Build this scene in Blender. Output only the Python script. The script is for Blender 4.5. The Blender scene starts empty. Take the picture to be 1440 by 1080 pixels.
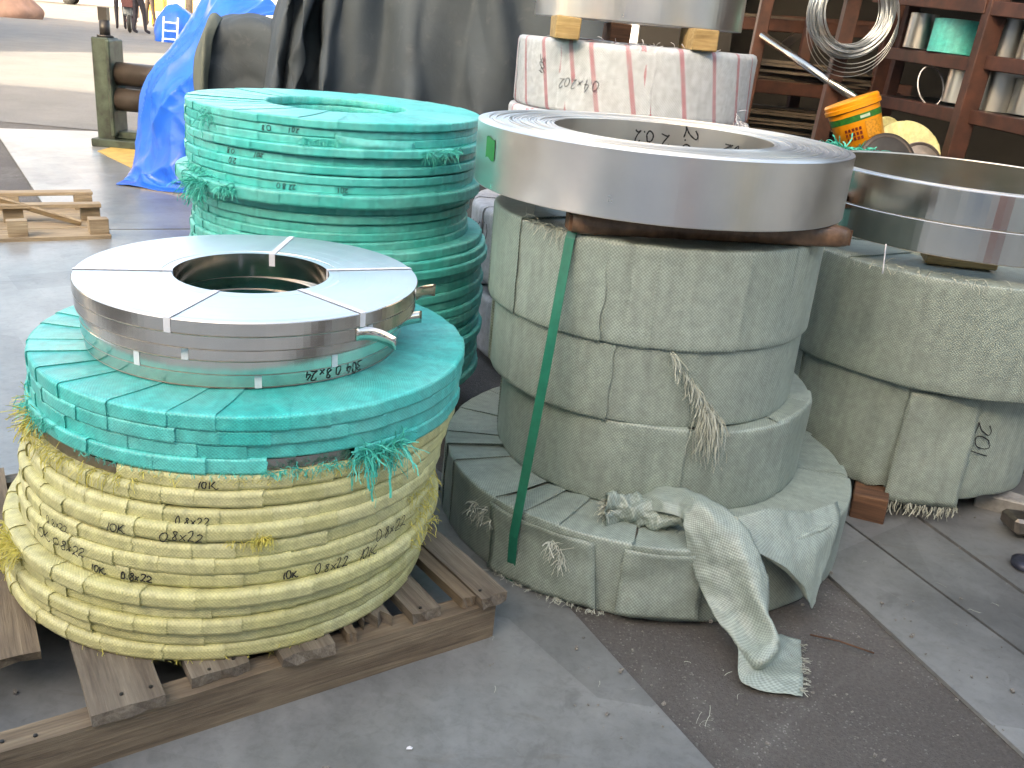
import bpy, math, random
from mathutils import Vector, Matrix, noise
rnd = random.Random(7)
PI = math.pi
scene = bpy.context.scene
COL = scene.collection

# ---------------------------------------------------------------- camera
PITCH, ROLL, FPX, CAMZ = math.radians(21.2), math.radians(5.2), 1300.0, 1.05
FW = Vector((0, math.cos(PITCH), -math.sin(PITCH)))
r0 = Vector((1, 0, 0)); u0 = r0.cross(FW)
RT = r0*math.cos(ROLL) + u0*math.sin(ROLL)
UP = -r0*math.sin(ROLL) + u0*math.cos(ROLL)
cam = bpy.data.cameras.new('camera'); cam.lens = FPX/1440*36; cam.sensor_width = 36
cam.clip_start = 0.05; cam.clip_end = 500
co = bpy.data.objects.new('camera', cam); COL.objects.link(co)
M = Matrix((RT, UP, -FW)).transposed().to_4x4(); M.translation = (0, 0, CAMZ)
co.matrix_world = M
scene.camera = co

# ---------------------------------------------------------------- light
SUN_EL, SUN_AZ = math.radians(20), math.radians(200.4)     # azimuth clockwise from +Y: low sun behind the camera
world = bpy.data.worlds.new('World'); scene.world = world; world.use_nodes = True
wn = world.node_tree.nodes; wl = world.node_tree.links
sky = wn.new('ShaderNodeTexSky'); sky.sky_type = 'NISHITA'; sky.sun_disc = False
sky.sun_elevation = SUN_EL; sky.sun_rotation = SUN_AZ; sky.air_density = 1.0; sky.dust_density = 6.0; sky.ozone_density = 0.6
wl.new(sky.outputs[0], wn['Background'].inputs[0]); wn['Background'].inputs[1].default_value = 0.15
sun = bpy.data.lights.new('sun', 'SUN'); sun.energy = 3.2; sun.angle = math.radians(0.5); sun.color = (1, .93, .82)
so = bpy.data.objects.new('sun', sun); COL.objects.link(so)
sdir = Vector((math.sin(SUN_AZ)*math.cos(SUN_EL), math.cos(SUN_AZ)*math.cos(SUN_EL), math.sin(SUN_EL)))
so.rotation_euler = sdir.to_track_quat('Z', 'Y').to_euler()
scene.view_settings.view_transform = 'Standard'; scene.view_settings.look = 'None'
scene.view_settings.gamma = 1; scene.view_settings.use_curve_mapping = False
scene.cycles.use_adaptive_sampling = True; scene.cycles.adaptive_threshold = .02; scene.cycles.max_bounces = 6; scene.cycles.diffuse_bounces = 3; scene.cycles.glossy_bounces = 3; scene.cycles.transmission_bounces = 1; scene.cycles.caustics_reflective = False; scene.cycles.caustics_refractive = False
scene.view_settings.exposure = 2.85
scene.view_settings.use_white_balance = True      # the phone's white balance for open shade
scene.view_settings.white_balance_temperature = 7550
scene.view_settings.white_balance_tint = 10

# ---------------------------------------------------------------- helpers
def pt(u, v, Y):
    """world point seen at photo pixel (u, v) when it stands Y metres ahead"""
    d = FW + RT*((u-720)/FPX) - UP*((v-540)/FPX)
    return Vector((0, 0, CAMZ)) + d*(Y/d.y)

def gp(u, v, z=0.0):
    d = FW + RT*((u-720)/FPX) - UP*((v-540)/FPX)
    return Vector((0, 0, CAMZ)) + d*((z-CAMZ)/d.z)

def px(p):
    q = Vector(p) - Vector((0, 0, CAMZ)); z = q.dot(FW)
    return 720+FPX*q.dot(RT)/z, 540-FPX*q.dot(UP)/z

def ang_at(c, z, R, u):
    """angle on the camera-facing side of a ring where it crosses photo column u"""
    best = None
    a0 = math.atan2(-c[1], -c[0])
    for k in range(-85, 86):
        a = a0+math.radians(k)
        e = abs(px((c[0]+R*math.cos(a), c[1]+R*math.sin(a), z))[0]-u)
        if best is None or e < best[0]: best = (e, a)
    return best[1]

def tag(o, label=None, cat=None, group=None, kind=None):
    if label: o['label'] = label
    if cat: o['category'] = cat
    if group: o['group'] = group
    if kind: o['kind'] = kind
    return o

def link(name, me, mat=None, parent=None, loc=None, rot=None):
    o = bpy.data.objects.new(name, me); COL.objects.link(o)
    if mat is not None and me is not None and not me.materials: me.materials.append(mat)
    if parent is not None: o.parent = parent
    if loc is not None: o.location = loc
    if rot is not None: o.rotation_euler = rot
    return o

def empty(name, loc=(0, 0, 0), rot=(0, 0, 0)):
    o = bpy.data.objects.new(name, None); COL.objects.link(o); o.location = loc; o.rotation_euler = rot
    o.empty_display_size = .05
    return o

class MB:
    def __init__(s): s.v = []; s.f = []; s.uv = []; s.smooth = []
    def add(s, verts, faces, uvs=None, smooth=False):
        b = len(s.v); s.v += [tuple(x) for x in verts]
        for i, f in enumerate(faces):
            s.f.append([b+k for k in f]); s.smooth.append(smooth)
            s.uv.append([uvs[k] for k in f] if uvs else [(s.v[b+k][0]+s.v[b+k][2]*.31, s.v[b+k][1]+s.v[b+k][2]*.7) for k in f])
    def mesh(s, name='mesh'):
        me = bpy.data.meshes.new(name); me.from_pydata(s.v, [], s.f)
        ul = me.uv_layers.new(name='UVMap')
        flat = [c for f in s.uv for p in f for c in p]
        ul.data.foreach_set('uv', flat)
        me.polygons.foreach_set('use_smooth', s.smooth); me.update()
        return me
    def build(s, name, mat, parent=None, loc=None, rot=None):
        return link(name, s.mesh(name), mat, parent, loc, rot)
    def box(s, c, d, rot=None, jit=0, r=rnd):
        vs = []
        for x in (-.5, .5):
            for y in (-.5, .5):
                for z in (-.5, .5):
                    p = Vector((x*d[0]+r.uniform(-jit, jit), y*d[1]+r.uniform(-jit, jit), z*d[2]+r.uniform(-jit, jit)))
                    if rot is not None: p = rot @ p
                    vs.append(p+Vector(c))
        fs = [(0, 1, 3, 2), (4, 6, 7, 5), (0, 4, 5, 1), (2, 3, 7, 6), (0, 2, 6, 4), (1, 5, 7, 3)]
        s.add(vs, fs)
    def beam(s, a, b, w, d, side=Vector((1, 0, 0))):
        a = Vector(a); b = Vector(b); t = (b-a).normalized()
        y = t.cross(side).normalized(); x = y.cross(t).normalized()
        vs = []
        for p in (a, b):
            for (i, j) in ((-1, -1), (1, -1), (1, 1), (-1, 1)): vs.append(p+x*(i*w/2)+y*(j*d/2))
        s.add(vs, [(3, 2, 1, 0), (4, 5, 6, 7), (0, 1, 5, 4), (1, 2, 6, 5), (2, 3, 7, 6), (3, 0, 4, 7)])
    def tube(s, pts, r, n=8, cap=True, closed=False):
        pts = [Vector(p) for p in pts]; m = len(pts); rr = r if isinstance(r, (list, tuple)) else [r]*m
        vs = []; prev = None
        for i, p in enumerate(pts):
            a = pts[(i-1) % m] if (closed or i) else p; b = pts[(i+1) % m] if (closed or i < m-1) else p
            t = (b-a).normalized()
            if prev is None: x = t.orthogonal().normalized()
            else: x = (prev-t*prev.dot(t)).normalized()
            prev = x; y = t.cross(x)
            for k in range(n):
                q = 2*PI*k/n; vs.append(p+(x*math.cos(q)+y*math.sin(q))*rr[i])
        fs = []
        for i in range(m if closed else m-1):
            for k in range(n):
                i2 = (i+1) % m
                fs.append((i*n+k, i*n+(k+1) % n, i2*n+(k+1) % n, i2*n+k))
        if cap and not closed: fs.append(tuple(range(n))[::-1]); fs.append(tuple((m-1)*n+k for k in range(n)))
        s.add(vs, fs, None, True)
    def lathe(s, prof, n=64, closed=True, zf=None, smooth=False, a0=0, a1=2*PI):
        m = len(prof); vs = []; uv = []; arc = [0]
        full = abs(a1-a0-2*PI) < 1e-6
        for i in range(1, m): arc.append(arc[-1]+math.dist(prof[i], prof[i-1]))
        nn = n if full else n+1
        for k in range(nn):
            a = a0+(a1-a0)*k/n
            for i, (r, z) in enumerate(prof):
                zz = z+(zf(i, a) if zf else 0)
                vs.append((r*math.cos(a), r*math.sin(a), zz)); uv.append((a*prof[0][0], arc[i]))
        fs = []; 
        for k in range(n):
            k2 = (k+1) % nn
            for i in range(m if closed else m-1):
                j = (i+1) % m
                fs.append((k*m+i, k2*m+i, k2*m+j, k*m+j))
        s.add(vs, fs, uv, smooth)
    def strip(s, pts, w, side, th=0):
        """ribbon along pts; side = Vector or list of Vectors giving the width direction"""
        vs = []; n = len(pts)
        for i, p in enumerate(pts):
            sd = side[i] if isinstance(side, list) else side
            vs += [Vector(p)-sd*w/2, Vector(p)+sd*w/2]
        s.add(vs, [(2*i, 2*i+1, 2*i+3, 2*i+2) for i in range(n-1)], None, True)

def bevel(o, w=.003, seg=1):
    m = o.modifiers.new('bevel', 'BEVEL'); m.width = w; m.segments = seg; m.limit_method = 'ANGLE'; m.angle_limit = math.radians(40)
    return o

def cr(p0, p1, p2, p3, t):
    return .5*((2*p1)+(p2-p0)*t+(2*p0-5*p1+4*p2-p3)*t*t+(3*p1-p0-3*p2+p3)*t*t*t)

def spline(P, n):
    P = [Vector(p) for p in P]; out = []; m = len(P)-1
    for k in range(n+1):
        x = m*k/n; i = min(int(x), m-1); t = x-i
        a = P[max(i-1, 0)] if i else P[0]*2-P[1]
        d = P[i+2] if i+2 <= m else P[m]*2-P[m-1]
        out.append(cr(a, P[i], P[i+1], d, t))
    return out

def ridge(p): return (1-abs(noise.noise(p))*2.2)**2-.3
def sheet(name, rows, nu, nv, mat, parent=None, disp=None, th=.002, seed=0, origin=None):
    """cloth through a grid of control points, with wrinkles along the normal"""
    rows = [spline(r, nu) for r in rows]
    cols = [spline([rows[i][k] for i in range(len(rows))], nv) for k in range(nu+1)]
    G = [[cols[k][j] for k in range(nu+1)] for j in range(nv+1)]
    vs = []; uv = []
    for j in range(nv+1):
        for k in range(nu+1):
            p = G[j][k]
            a = G[j][min(k+1, nu)]-G[j][max(k-1, 0)]; b = G[min(j+1, nv)][k]-G[max(j-1, 0)][k]
            n = a.cross(b)
            if n.length > 1e-9: n.normalize()
            if disp: p = p+n*disp(p, k/nu, j/nv)
            vs.append(p)
    lu = [0]; lv = [0]
    for k in range(nu): lu.append(lu[-1]+(G[nv//2][k+1]-G[nv//2][k]).length)
    for j in range(nv): lv.append(lv[-1]+(G[j+1][nu//2]-G[j][nu//2]).length)
    uv = [(lu[k], lv[j]) for j in range(nv+1) for k in range(nu+1)]
    fs = [(j*(nu+1)+k, j*(nu+1)+k+1, (j+1)*(nu+1)+k+1, (j+1)*(nu+1)+k) for j in range(nv) for k in range(nu)]
    if origin is not None: vs = [v-Vector(origin) for v in vs]
    m = MB(); m.add(vs, fs, uv, True); o = m.build(name, mat, parent, origin)
    if th: 
        s = o.modifiers.new('solid', 'SOLIDIFY'); s.thickness = th; s.offset = 0
    return o

# ---------------------------------------------------------------- materials
def new_mat(name):
    m = bpy.data.materials.new(name); m.use_nodes = True
    nt = m.node_tree; b = nt.nodes['Principled BSDF']
    return m, nt, b
def N(nt, t, **k):
    n = nt.nodes.new(t)
    for a, v in k.items(): setattr(n, a, v)
    return n
def ramp(nt, fac, stops):
    r = N(nt, 'ShaderNodeValToRGB'); nt.links.new(fac, r.inputs[0])
    e = r.color_ramp.elements
    while len(e) < len(stops): e.new(.5)
    for i, (p, c) in enumerate(stops):
        e[i].position = p; e[i].color = (*c, 1) if len(c) == 3 else c
    return r
def noise_tex(nt, vec, scale, detail=4, rough=.55, dist=0):
    n = N(nt, 'ShaderNodeTexNoise'); n.inputs['Scale'].default_value = scale; n.inputs['Detail'].default_value = detail
    n.inputs['Roughness'].default_value = rough; n.inputs['Distortion'].default_value = dist
    if vec is not None: nt.links.new(vec, n.inputs['Vector'])
    return n
def mapping(nt, vec, scale, rnd_off=False):
    m = N(nt, 'ShaderNodeMapping'); m.inputs['Scale'].default_value = scale; nt.links.new(vec, m.inputs['Vector'])
    if rnd_off:
        oi = N(nt, 'ShaderNodeObjectInfo'); mu = N(nt, 'ShaderNodeVectorMath', operation='SCALE'); mu.inputs[0].default_value = (37, 53, 71)
        nt.links.new(oi.outputs['Random'], mu.inputs['Scale']); nt.links.new(mu.outputs[0], m.inputs['Location'])
    return m
def mixc(nt, fac, a, b, mode='MIX'):
    m = N(nt, 'ShaderNodeMix', data_type='RGBA', blend_type=mode)
    def put(sock, v):
        if hasattr(v, 'default_value') or hasattr(v, 'is_linked'): nt.links.new(v, sock)
        else: sock.default_value = v if not isinstance(v, tuple) or len(v) == 4 else (*v, 1)
    if isinstance(fac, (int, float)): m.inputs[0].default_value = fac
    else: nt.links.new(fac, m.inputs[0])
    put(m.inputs[6], a); put(m.inputs[7], b)
    return m.outputs[2]
def math_(nt, op, a, b=None):
    m = N(nt, 'ShaderNodeMath', operation=op)
    for i, v in enumerate((a, b)):
        if v is None: continue
        if isinstance(v, (int, float)): m.inputs[i].default_value = v
        else: nt.links.new(v, m.inputs[i])
    return m.outputs[0]
def bump(nt, b, h, strength=.4, dist=.002):
    bp = N(nt, 'ShaderNodeBump'); bp.inputs['Strength'].default_value = strength; bp.inputs['Distance'].default_value = dist
    nt.links.new(h, bp.inputs['Height']); nt.links.new(bp.outputs[0], b.inputs['Normal'])

def woven(name, col, dust=(.30, .29, .25), dustamt=.35, rough=.55, tape=.0028, vary=.25, stripe=None, weave=.12, streak=.12, spec=.6):
    m, nt, b = new_mat(name)
    uv = N(nt, 'ShaderNodeTexCoord').outputs['UV']; ob = N(nt, 'ShaderNodeNewGeometry').outputs['Position']
    sx = N(nt, 'ShaderNodeSeparateXYZ'); nt.links.new(uv, sx.inputs[0])
    fu = math_(nt, 'MULTIPLY', sx.outputs[0], PI/tape); fv = math_(nt, 'MULTIPLY', sx.outputs[1], PI/tape)
    su = math_(nt, 'SINE', fu); sv = math_(nt, 'SINE', fv)
    w = math_(nt, 'MULTIPLY', su, sv)                       # checker-like weave
    oi = N(nt, 'ShaderNodeObjectInfo')
    n1 = noise_tex(nt, ob, 9, 3, .65); n2 = noise_tex(nt, ob, 60, 2, .6)
    st = mapping(nt, uv, (60, 700, 1)); n3 = noise_tex(nt, st.outputs[0], 1, 2)     # single tapes
    c = mixc(nt, math_(nt, 'ADD', math_(nt, 'MULTIPLY', w, .5), .5), tuple(x*(1-weave) for x in col)+(1,), tuple(min(1, x*(1+weave)) for x in col)+(1,))
    if stripe:
        fr = math_(nt, 'FRACT', math_(nt, 'MULTIPLY', math_(nt, 'ADD', sx.outputs[0], math_(nt, 'MULTIPLY', sx.outputs[1], .22)), 1/stripe[1]))
        lt = math_(nt, 'LESS_THAN', fr, stripe[2])
        ck = math_(nt, 'GREATER_THAN', w, -.25)
        c = mixc(nt, math_(nt, 'MULTIPLY', math_(nt, 'MULTIPLY', lt, ck), .95), c, (*stripe[0], 1))
    f = ramp(nt, n1.outputs[0], [(.38, (0, 0, 0)), (.72, (1, 1, 1))])
    c = mixc(nt, math_(nt, 'MULTIPLY', f.outputs[0], dustamt), c, (*dust, 1))
    g = ramp(nt, n2.outputs[0], [(.3, (1-vary,)*3), (.7, (1.0,)*3)])
    c = mixc(nt, 1, c, g.outputs[0], 'MULTIPLY')
    g3 = ramp(nt, n3.outputs[0], [(.3, (.82,)*3), (.7, (1.0,)*3)])
    c = mixc(nt, .7, c, g3.outputs[0], 'MULTIPLY')
    mps = mapping(nt, uv, (38, 5, 1), True); n4 = noise_tex(nt, mps.outputs[0], 1, 4, .65, .3)
    g4_ = ramp(nt, n4.outputs[0], [(.32, (1-streak*1.4,)*3), (.55, (1-streak*.3,)*3), (.72, (1+streak*.3,)*3)])
    c = mixc(nt, 1, c, g4_.outputs[0], 'MULTIPLY')
    hr = N(nt, 'ShaderNodeHueSaturation'); nt.links.new(c, hr.inputs['Color'])
    nt.links.new(math_(nt, 'ADD', math_(nt, 'MULTIPLY', oi.outputs['Random'], .16), .92), hr.inputs['Value'])
    nt.links.new(math_(nt, 'ADD', math_(nt, 'MULTIPLY', oi.outputs['Random'], -.1), 1.03), hr.inputs['Saturation'])
    nt.links.new(hr.outputs[0], b.inputs['Base Color'])
    b.inputs['Roughness'].default_value = rough; b.inputs['Specular IOR Level'].default_value = spec
    hh = math_(nt, 'ADD', math_(nt, 'MULTIPLY', w, .5), math_(nt, 'ADD', math_(nt, 'MULTIPLY', n2.outputs[0], 1.4), math_(nt, 'MULTIPLY', n4.outputs[0], 3.0)))
    bump(nt, b, hh, .4, .0014)
    return m

def plain(name, col, rough=.5, metal=0, nscale=40, nvar=.25, bmp=.15, bd=.002, spec=None):
    m, nt, b = new_mat(name)
    ob = N(nt, 'ShaderNodeTexCoord').outputs['Object']
    n1 = noise_tex(nt, ob, nscale, 5, .6)
    g = ramp(nt, n1.outputs[0], [(.3, tuple(x*(1-nvar) for x in col)), (.7, tuple(min(1, x*(1+nvar*.5)) for x in col))])
    nt.links.new(g.outputs[0], b.inputs['Base Color'])
    b.inputs['Roughness'].default_value = rough; b.inputs['Metallic'].default_value = metal
    if spec is not None: b.inputs['Specular IOR Level'].default_value = spec
    if bmp: bump(nt, b, n1.outputs[0], bmp, bd)
    return m

def steel(name, col=(.62, .60, .57), rough=.2, smear=.0, bands=0, smudge=.12):
    m, nt, b = new_mat(name)
    ob = N(nt, 'ShaderNodeTexCoord').outputs['Object']
    n1 = noise_tex(nt, ob, 7, 4, .6)
    mp = mapping(nt, ob, (14, 14, 900)); n2 = noise_tex(nt, mp.outputs[0], 1, 3)
    g = ramp(nt, n1.outputs[0], [(.3, tuple(x*.88 for x in col)), (.75, col)])
    nt.links.new(g.outputs[0], b.inputs['Base Color'])
    b.inputs['Metallic'].default_value = 1
    r = math_(nt, 'ADD', math_(nt, 'MULTIPLY', n1.outputs[0], smudge), rough-smudge*.5)
    nt.links.new(r, b.inputs['Roughness'])
    bump(nt, b, n2.outputs[0], .03+smear, .0006)
    return m

def wood(name, c1, c2, c3, rough=.85):
    m, nt, b = new_mat(name)
    ob = N(nt, 'ShaderNodeTexCoord').outputs['Object']
    mp = mapping(nt, ob, (3.5, 55, 55), True)
    n1 = noise_tex(nt, mp.outputs[0], 1, 6, .65, .6)
    mp2 = mapping(nt, ob, (9, 260, 260), True); n2 = noise_tex(nt, mp2.outputs[0], 1, 4, .6)
    mp3 = mapping(nt, ob, (5, 9, 9), True); n3 = noise_tex(nt, mp3.outputs[0], 1, 4, .6)
    g = ramp(nt, n1.outputs[0], [(.28, c1), (.5, c2), (.72, c3)])
    c = mixc(nt, .55, g.outputs[0], ramp(nt, n2.outputs[0], [(.3, (.5,)*3), (.65, (1.0,)*3)]).outputs[0], 'MULTIPLY')
    c = mixc(nt, ramp(nt, n3.outputs[0], [(.45, (0, 0, 0)), (.75, (.6, .6, .6))]).outputs[0], c, tuple(x*.55 for x in c1))
    nt.links.new(c, b.inputs['Base Color']); b.inputs['Roughness'].default_value = rough
    bump(nt, b, math_(nt, 'ADD', n1.outputs[0], n2.outputs[0]), .5, .003)
    return m

def plate_mat():
    m, nt, b = new_mat('floor_steel')
    ob = N(nt, 'ShaderNodeNewGeometry').outputs['Position']
    oi = N(nt, 'ShaderNodeObjectInfo')
    n1 = noise_tex(nt, ob, 2.2, 8, .62, .4); n2 = noise_tex(nt, ob, 11, 6, .7); n3 = noise_tex(nt, ob, 90, 3, .6)
    mp = mapping(nt, ob, (2.5, 14, 1)); n4 = noise_tex(nt, mp.outputs[0], 1, 6, .7, 1.2)
    g = ramp(nt, n1.outputs[0], [(.3, (.20, .208, .206)), (.48, (.29, .30, .296)), (.7, (.40, .41, .403))])
    c = mixc(nt, .5, g.outputs[0], ramp(nt, n2.outputs[0], [(.3, (.55, .55, .55)), (.62, (1, 1, 1))]).outputs[0], 'MULTIPLY')
    c = mixc(nt, ramp(nt, n4.outputs[0], [(.60, (0, 0, 0)), (.76, (.5, .5, .5))]).outputs[0], c, (.20, .17, .135))
    v = N(nt, 'ShaderNodeTexVoronoi'); v.inputs['Scale'].default_value = 2.1; nt.links.new(ob, v.inputs['Vector'])
    c = mixc(nt, .22, c, ramp(nt, v.outputs['Color'], [(.2, (.55, .55, .55)), (.8, (1, 1, 1))]).outputs[0], 'MULTIPLY')
    v2 = N(nt, 'ShaderNodeTexVoronoi', distance='CHEBYCHEV'); v2.inputs['Scale'].default_value = 1.7; v2.inputs['Randomness'].default_value = .9
    mr = N(nt, 'ShaderNodeMapping'); mr.inputs['Rotation'].default_value = (0, 0, .9); nt.links.new(ob, mr.inputs['Vector']); nt.links.new(mr.outputs[0], v2.inputs['Vector'])
    sc2 = N(nt, 'ShaderNodeSeparateColor'); nt.links.new(v2.outputs['Color'], sc2.inputs[0])
    c = mixc(nt, .55, c, ramp(nt, sc2.outputs[0], [(.25, (.68, .68, .68)), (.45, (1, 1, 1))]).outputs[0], 'MULTIPLY')
    mpx = mapping(nt, mr.outputs[0], (3, 160, 1)); n6 = noise_tex(nt, mpx.outputs[0], 1, 4, .7)
    c = mixc(nt, ramp(nt, n6.outputs[0], [(.66, (0, 0, 0)), (.74, (.45,)*3)]).outputs[0], c, (.42, .42, .41))
    n7 = noise_tex(nt, ob, 4.5, 5, .7, 1.5)
    c = mixc(nt, ramp(nt, n7.outputs[0], [(.60, (0, 0, 0)), (.65, (.2,)*3), (.75, (.45,)*3)]).outputs[0], c, (.08, .08, .08))
    n9 = noise_tex(nt, ob, 45, 5, .75, .5)
    c = mixc(nt, .5, c, ramp(nt, n9.outputs[0], [(.35, (.75,)*3), (.52, (1.03,)*3)]).outputs[0], 'MULTIPLY')
    hs = N(nt, 'ShaderNodeHueSaturation'); nt.links.new(c, hs.inputs['Color'])
    nt.links.new(math_(nt, 'ADD', math_(nt, 'MULTIPLY', oi.outputs['Random'], .35), .8), hs.inputs['Value'])
    nt.links.new(hs.outputs[0], b.inputs['Base Color'])
    b.inputs['Metallic'].default_value = .2
    nt.links.new(math_(nt, 'ADD', math_(nt, 'MULTIPLY', n2.outputs[0], .32), .18), b.inputs['Roughness'])
    bump(nt, b, math_(nt, 'ADD', n3.outputs[0], n1.outputs[0]), .12, .002)
    return m

def asphalt(name, lo, hi, speck):
    m, nt, b = new_mat(name)
    ob = N(nt, 'ShaderNodeNewGeometry').outputs['Position']
    n1 = noise_tex(nt, ob, 1.3, 7, .65); n2 = noise_tex(nt, ob, 140, 4, .7)
    v = N(nt, 'ShaderNodeTexVoronoi'); v.inputs['Scale'].default_value = 330; nt.links.new(ob, v.inputs['Vector'])
    g = ramp(nt, n1.outputs[0], [(.3, lo), (.7, hi)])
    c = mixc(nt, .7, g.outputs[0], ramp(nt, n2.outputs[0], [(.3, (.45,)*3), (.7, (1.15,)*3)]).outputs[0], 'MULTIPLY')
    sp = N(nt, 'ShaderNodeSeparateColor'); nt.links.new(v.outputs['Color'], sp.inputs[0])
    n5 = noise_tex(nt, ob, 6, 3, .6)
    th = math_(nt, 'GREATER_THAN', math_(nt, 'ADD', sp.outputs[0], math_(nt, 'MULTIPLY', n5.outputs[0], .25)), 1.09)
    n8 = noise_tex(nt, ob, 3.3, 5, .7, 1)
    c = mixc(nt, ramp(nt, n8.outputs[0], [(.5, (0, 0, 0)), (.72, (.5,)*3)]).outputs[0], c, tuple(x*.62 for x in speck[:3]))
    c = mixc(nt, math_(nt, 'MULTIPLY', th, ramp(nt, n8.outputs[0], [(.4, (.1,)*3), (.7, (.8,)*3)]).outputs[0]), c, speck)
    nt.links.new(c, b.inputs['Base Color']); b.inputs['Roughness'].default_value = .85
    bump(nt, b, math_(nt, 'ADD', n2.outputs[0], v.outputs['Distance']), .6, .003)
    return m

MT = {}
MT['yellow'] = woven('yellow_woven_wrap', (.745, .72, .33), (.55, .52, .32), .45, .42)
MT['teal'] = woven('teal_woven_wrap', (.055, .71, .645), (.26, .68, .63), .4, .36)
MT['teal_dull'] = woven('dusty_teal_wrap', (.07, .66, .58), (.25, .60, .54), .4, .42)
MT['grey'] = woven('grey_green_wrap', (.335, .405, .355), (.265, .31, .27), .4, .38, .0034, .2, None, .32, .14)
MT['white'] = woven('white_woven_wrap', (.58, .63, .66), (.50, .49, .50), .35, .5, .004, .2, ((.48, .07, .10), .115, .13))
MT['white_plain'] = woven('white_dirty_wrap', (.52, .54, .57), (.38, .35, .37), .5, .55, .004, .3)
MT['thread_y'] = plain('yellow_thread', (.62, .55, .12), .5, 0, 60, .3, 0)
MT['thread_t'] = plain('teal_thread', (.05, .52, .42), .45, 0, 60, .3, 0)
MT['thread_g'] = plain('pale_thread', (.48, .50, .42), .55, 0, 60, .3, 0)
MT['steel'] = steel('strip_steel', (.66, .62, .56), .15)
MT['steel_top'] = steel('strip_edge_steel', (.76, .755, .735), .40, .05)
MT['steel_big'] = steel('mill_steel', (.74, .72, .69), .31, 0, 0, .2)
MT['steel_polish'] = steel('polished_steel', (.66, .62, .55), .19, 0, 0, .1)
MT['core'] = plain('dull_steel_core', (.30, .26, .22), .38, .9, 18, .4, .1)
MT['core_bright'] = steel('bright_core', (.55, .48, .45), .22)
MT['marker'] = plain('black_marker', (.012, .012, .014), .5, 0, 50, .2, 0)
MT['strap_white'] = plain('white_strap', (.74, .74, .78), .4, 0, 50, .12, .05)
MT['strap_green'] = plain('green_strap', (.012, .16, .10), .35, 0, 50, .2, .1)
MT['pallet'] = wood('grey_pallet_wood', (.10, .075, .055), (.20, .165, .125), (.30, .255, .195))
MT['pallet_dark'] = wood('brown_pallet_wood', (.10, .072, .048), (.20, .15, .10), (.31, .245, .165))
MT['pallet_light'] = wood('pale_pallet_wood', (.22, .155, .095), (.38, .295, .19), (.50, .41, .28))
MT['block'] = wood('yellow_block_wood', (.26, .16, .06), (.45, .31, .13), (.58, .42, .20))
MT['redwood'] = wood('red_block_wood', (.06, .028, .016), (.14, .068, .036), (.22, .115, .06))
MT['paper'] = plain('brown_wrapping_paper', (.17, .095, .055), .35, 0, 30, .6, .8, .004)
MT['plate'] = plate_mat()
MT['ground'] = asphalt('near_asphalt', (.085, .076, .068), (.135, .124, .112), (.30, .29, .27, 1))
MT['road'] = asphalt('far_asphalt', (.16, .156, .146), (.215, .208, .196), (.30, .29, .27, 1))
MT['rack'] = plain('rust_red_rack_paint', (.060, .021, .012), .55, 0, 14, .6, .2)
MT['green_paint'] = plain('chipped_green_paint', (.034, .052, .036), .55, 0, 9, .9, .4)
MT['dark'] = plain('dark_oily_iron', (.03, .028, .026), .45, .3, 12, .5, .3)
MT['roller'] = plain('roller_iron', (.09, .075, .065), .4, .6, 6, .5, .1)

def tarp_mat(name, col, rough, trans=0, bscale=14, fine=900):
    m, nt, b = new_mat(name)
    ob = N(nt, 'ShaderNodeNewGeometry').outputs['Position']
    n1 = noise_tex(nt, ob, 3, 6, .6); n2 = noise_tex(nt, ob, bscale, 6, .6, .5)
    g = ramp(nt, n1.outputs[0], [(.3, tuple(x*.75 for x in col)), (.7, tuple(min(1, x*1.15) for x in col))])
    c = mixc(nt, ramp(nt, n2.outputs[0], [(.58, (0, 0, 0)), (.8, (.35,)*3)]).outputs[0], g.outputs[0], tuple(x*.5+.12 for x in col))
    nt.links.new(c, b.inputs['Base Color']); b.inputs['Roughness'].default_value = rough
    bump(nt, b, n2.outputs[0], .35, .01)
    return m
MT['tarp_grey'] = tarp_mat('grey_canvas', (.040, .055, .068), .8)
MT['roll_steel'] = steel('dull_roll_steel', (.55, .54, .50), .36)
MT['tarp_olive'] = tarp_mat('olive_canvas', (.10, .118, .098), .8)
MT['tarp_blue'] = tarp_mat('blue_poly_tarp', (.006, .115, .62), .34, 0, 10)
MT['tarp_tan'] = tarp_mat('tan_cover', (.28, .17, .13), .7)

# ---------------------------------------------------------------- ground
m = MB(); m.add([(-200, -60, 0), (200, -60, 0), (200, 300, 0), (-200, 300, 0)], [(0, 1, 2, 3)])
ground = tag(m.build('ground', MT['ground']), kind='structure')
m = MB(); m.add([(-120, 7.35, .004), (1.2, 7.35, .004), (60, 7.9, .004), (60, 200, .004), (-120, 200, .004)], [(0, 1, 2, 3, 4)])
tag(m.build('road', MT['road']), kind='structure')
m = MB(); m.add([(-14, -5.2, .004), (14, -5.2, .004), (14, .25, .004), (-14, .25, .004)], [(0, 1, 2, 3)])
tag(m.build('bounce_apron', plain('pale_bounce_apron', (.42, .41, .39), .8, 0, 3, .25, .1)), kind='structure')  # unseen pale apron, added to brighten the steel reflections and the front faces
PLZ = .008
def plate(pts):
    c = sum((Vector((p[0], p[1], 0)) for p in pts), Vector())/len(pts); n = len(pts)
    top = [(p[0]-c.x, p[1]-c.y, PLZ+rnd.uniform(-.001, .001)*0) for p in pts]
    bot = [(p[0]-c.x, p[1]-c.y, .0005) for p in pts]
    m = MB(); m.add(top+bot, [tuple(range(n))]+[(i, i+n, (i+1) % n+n, (i+1) % n) for i in range(n)])
    return m.build('steel_plate', MT['plate'], ground, (c.x, c.y, 0))
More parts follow.
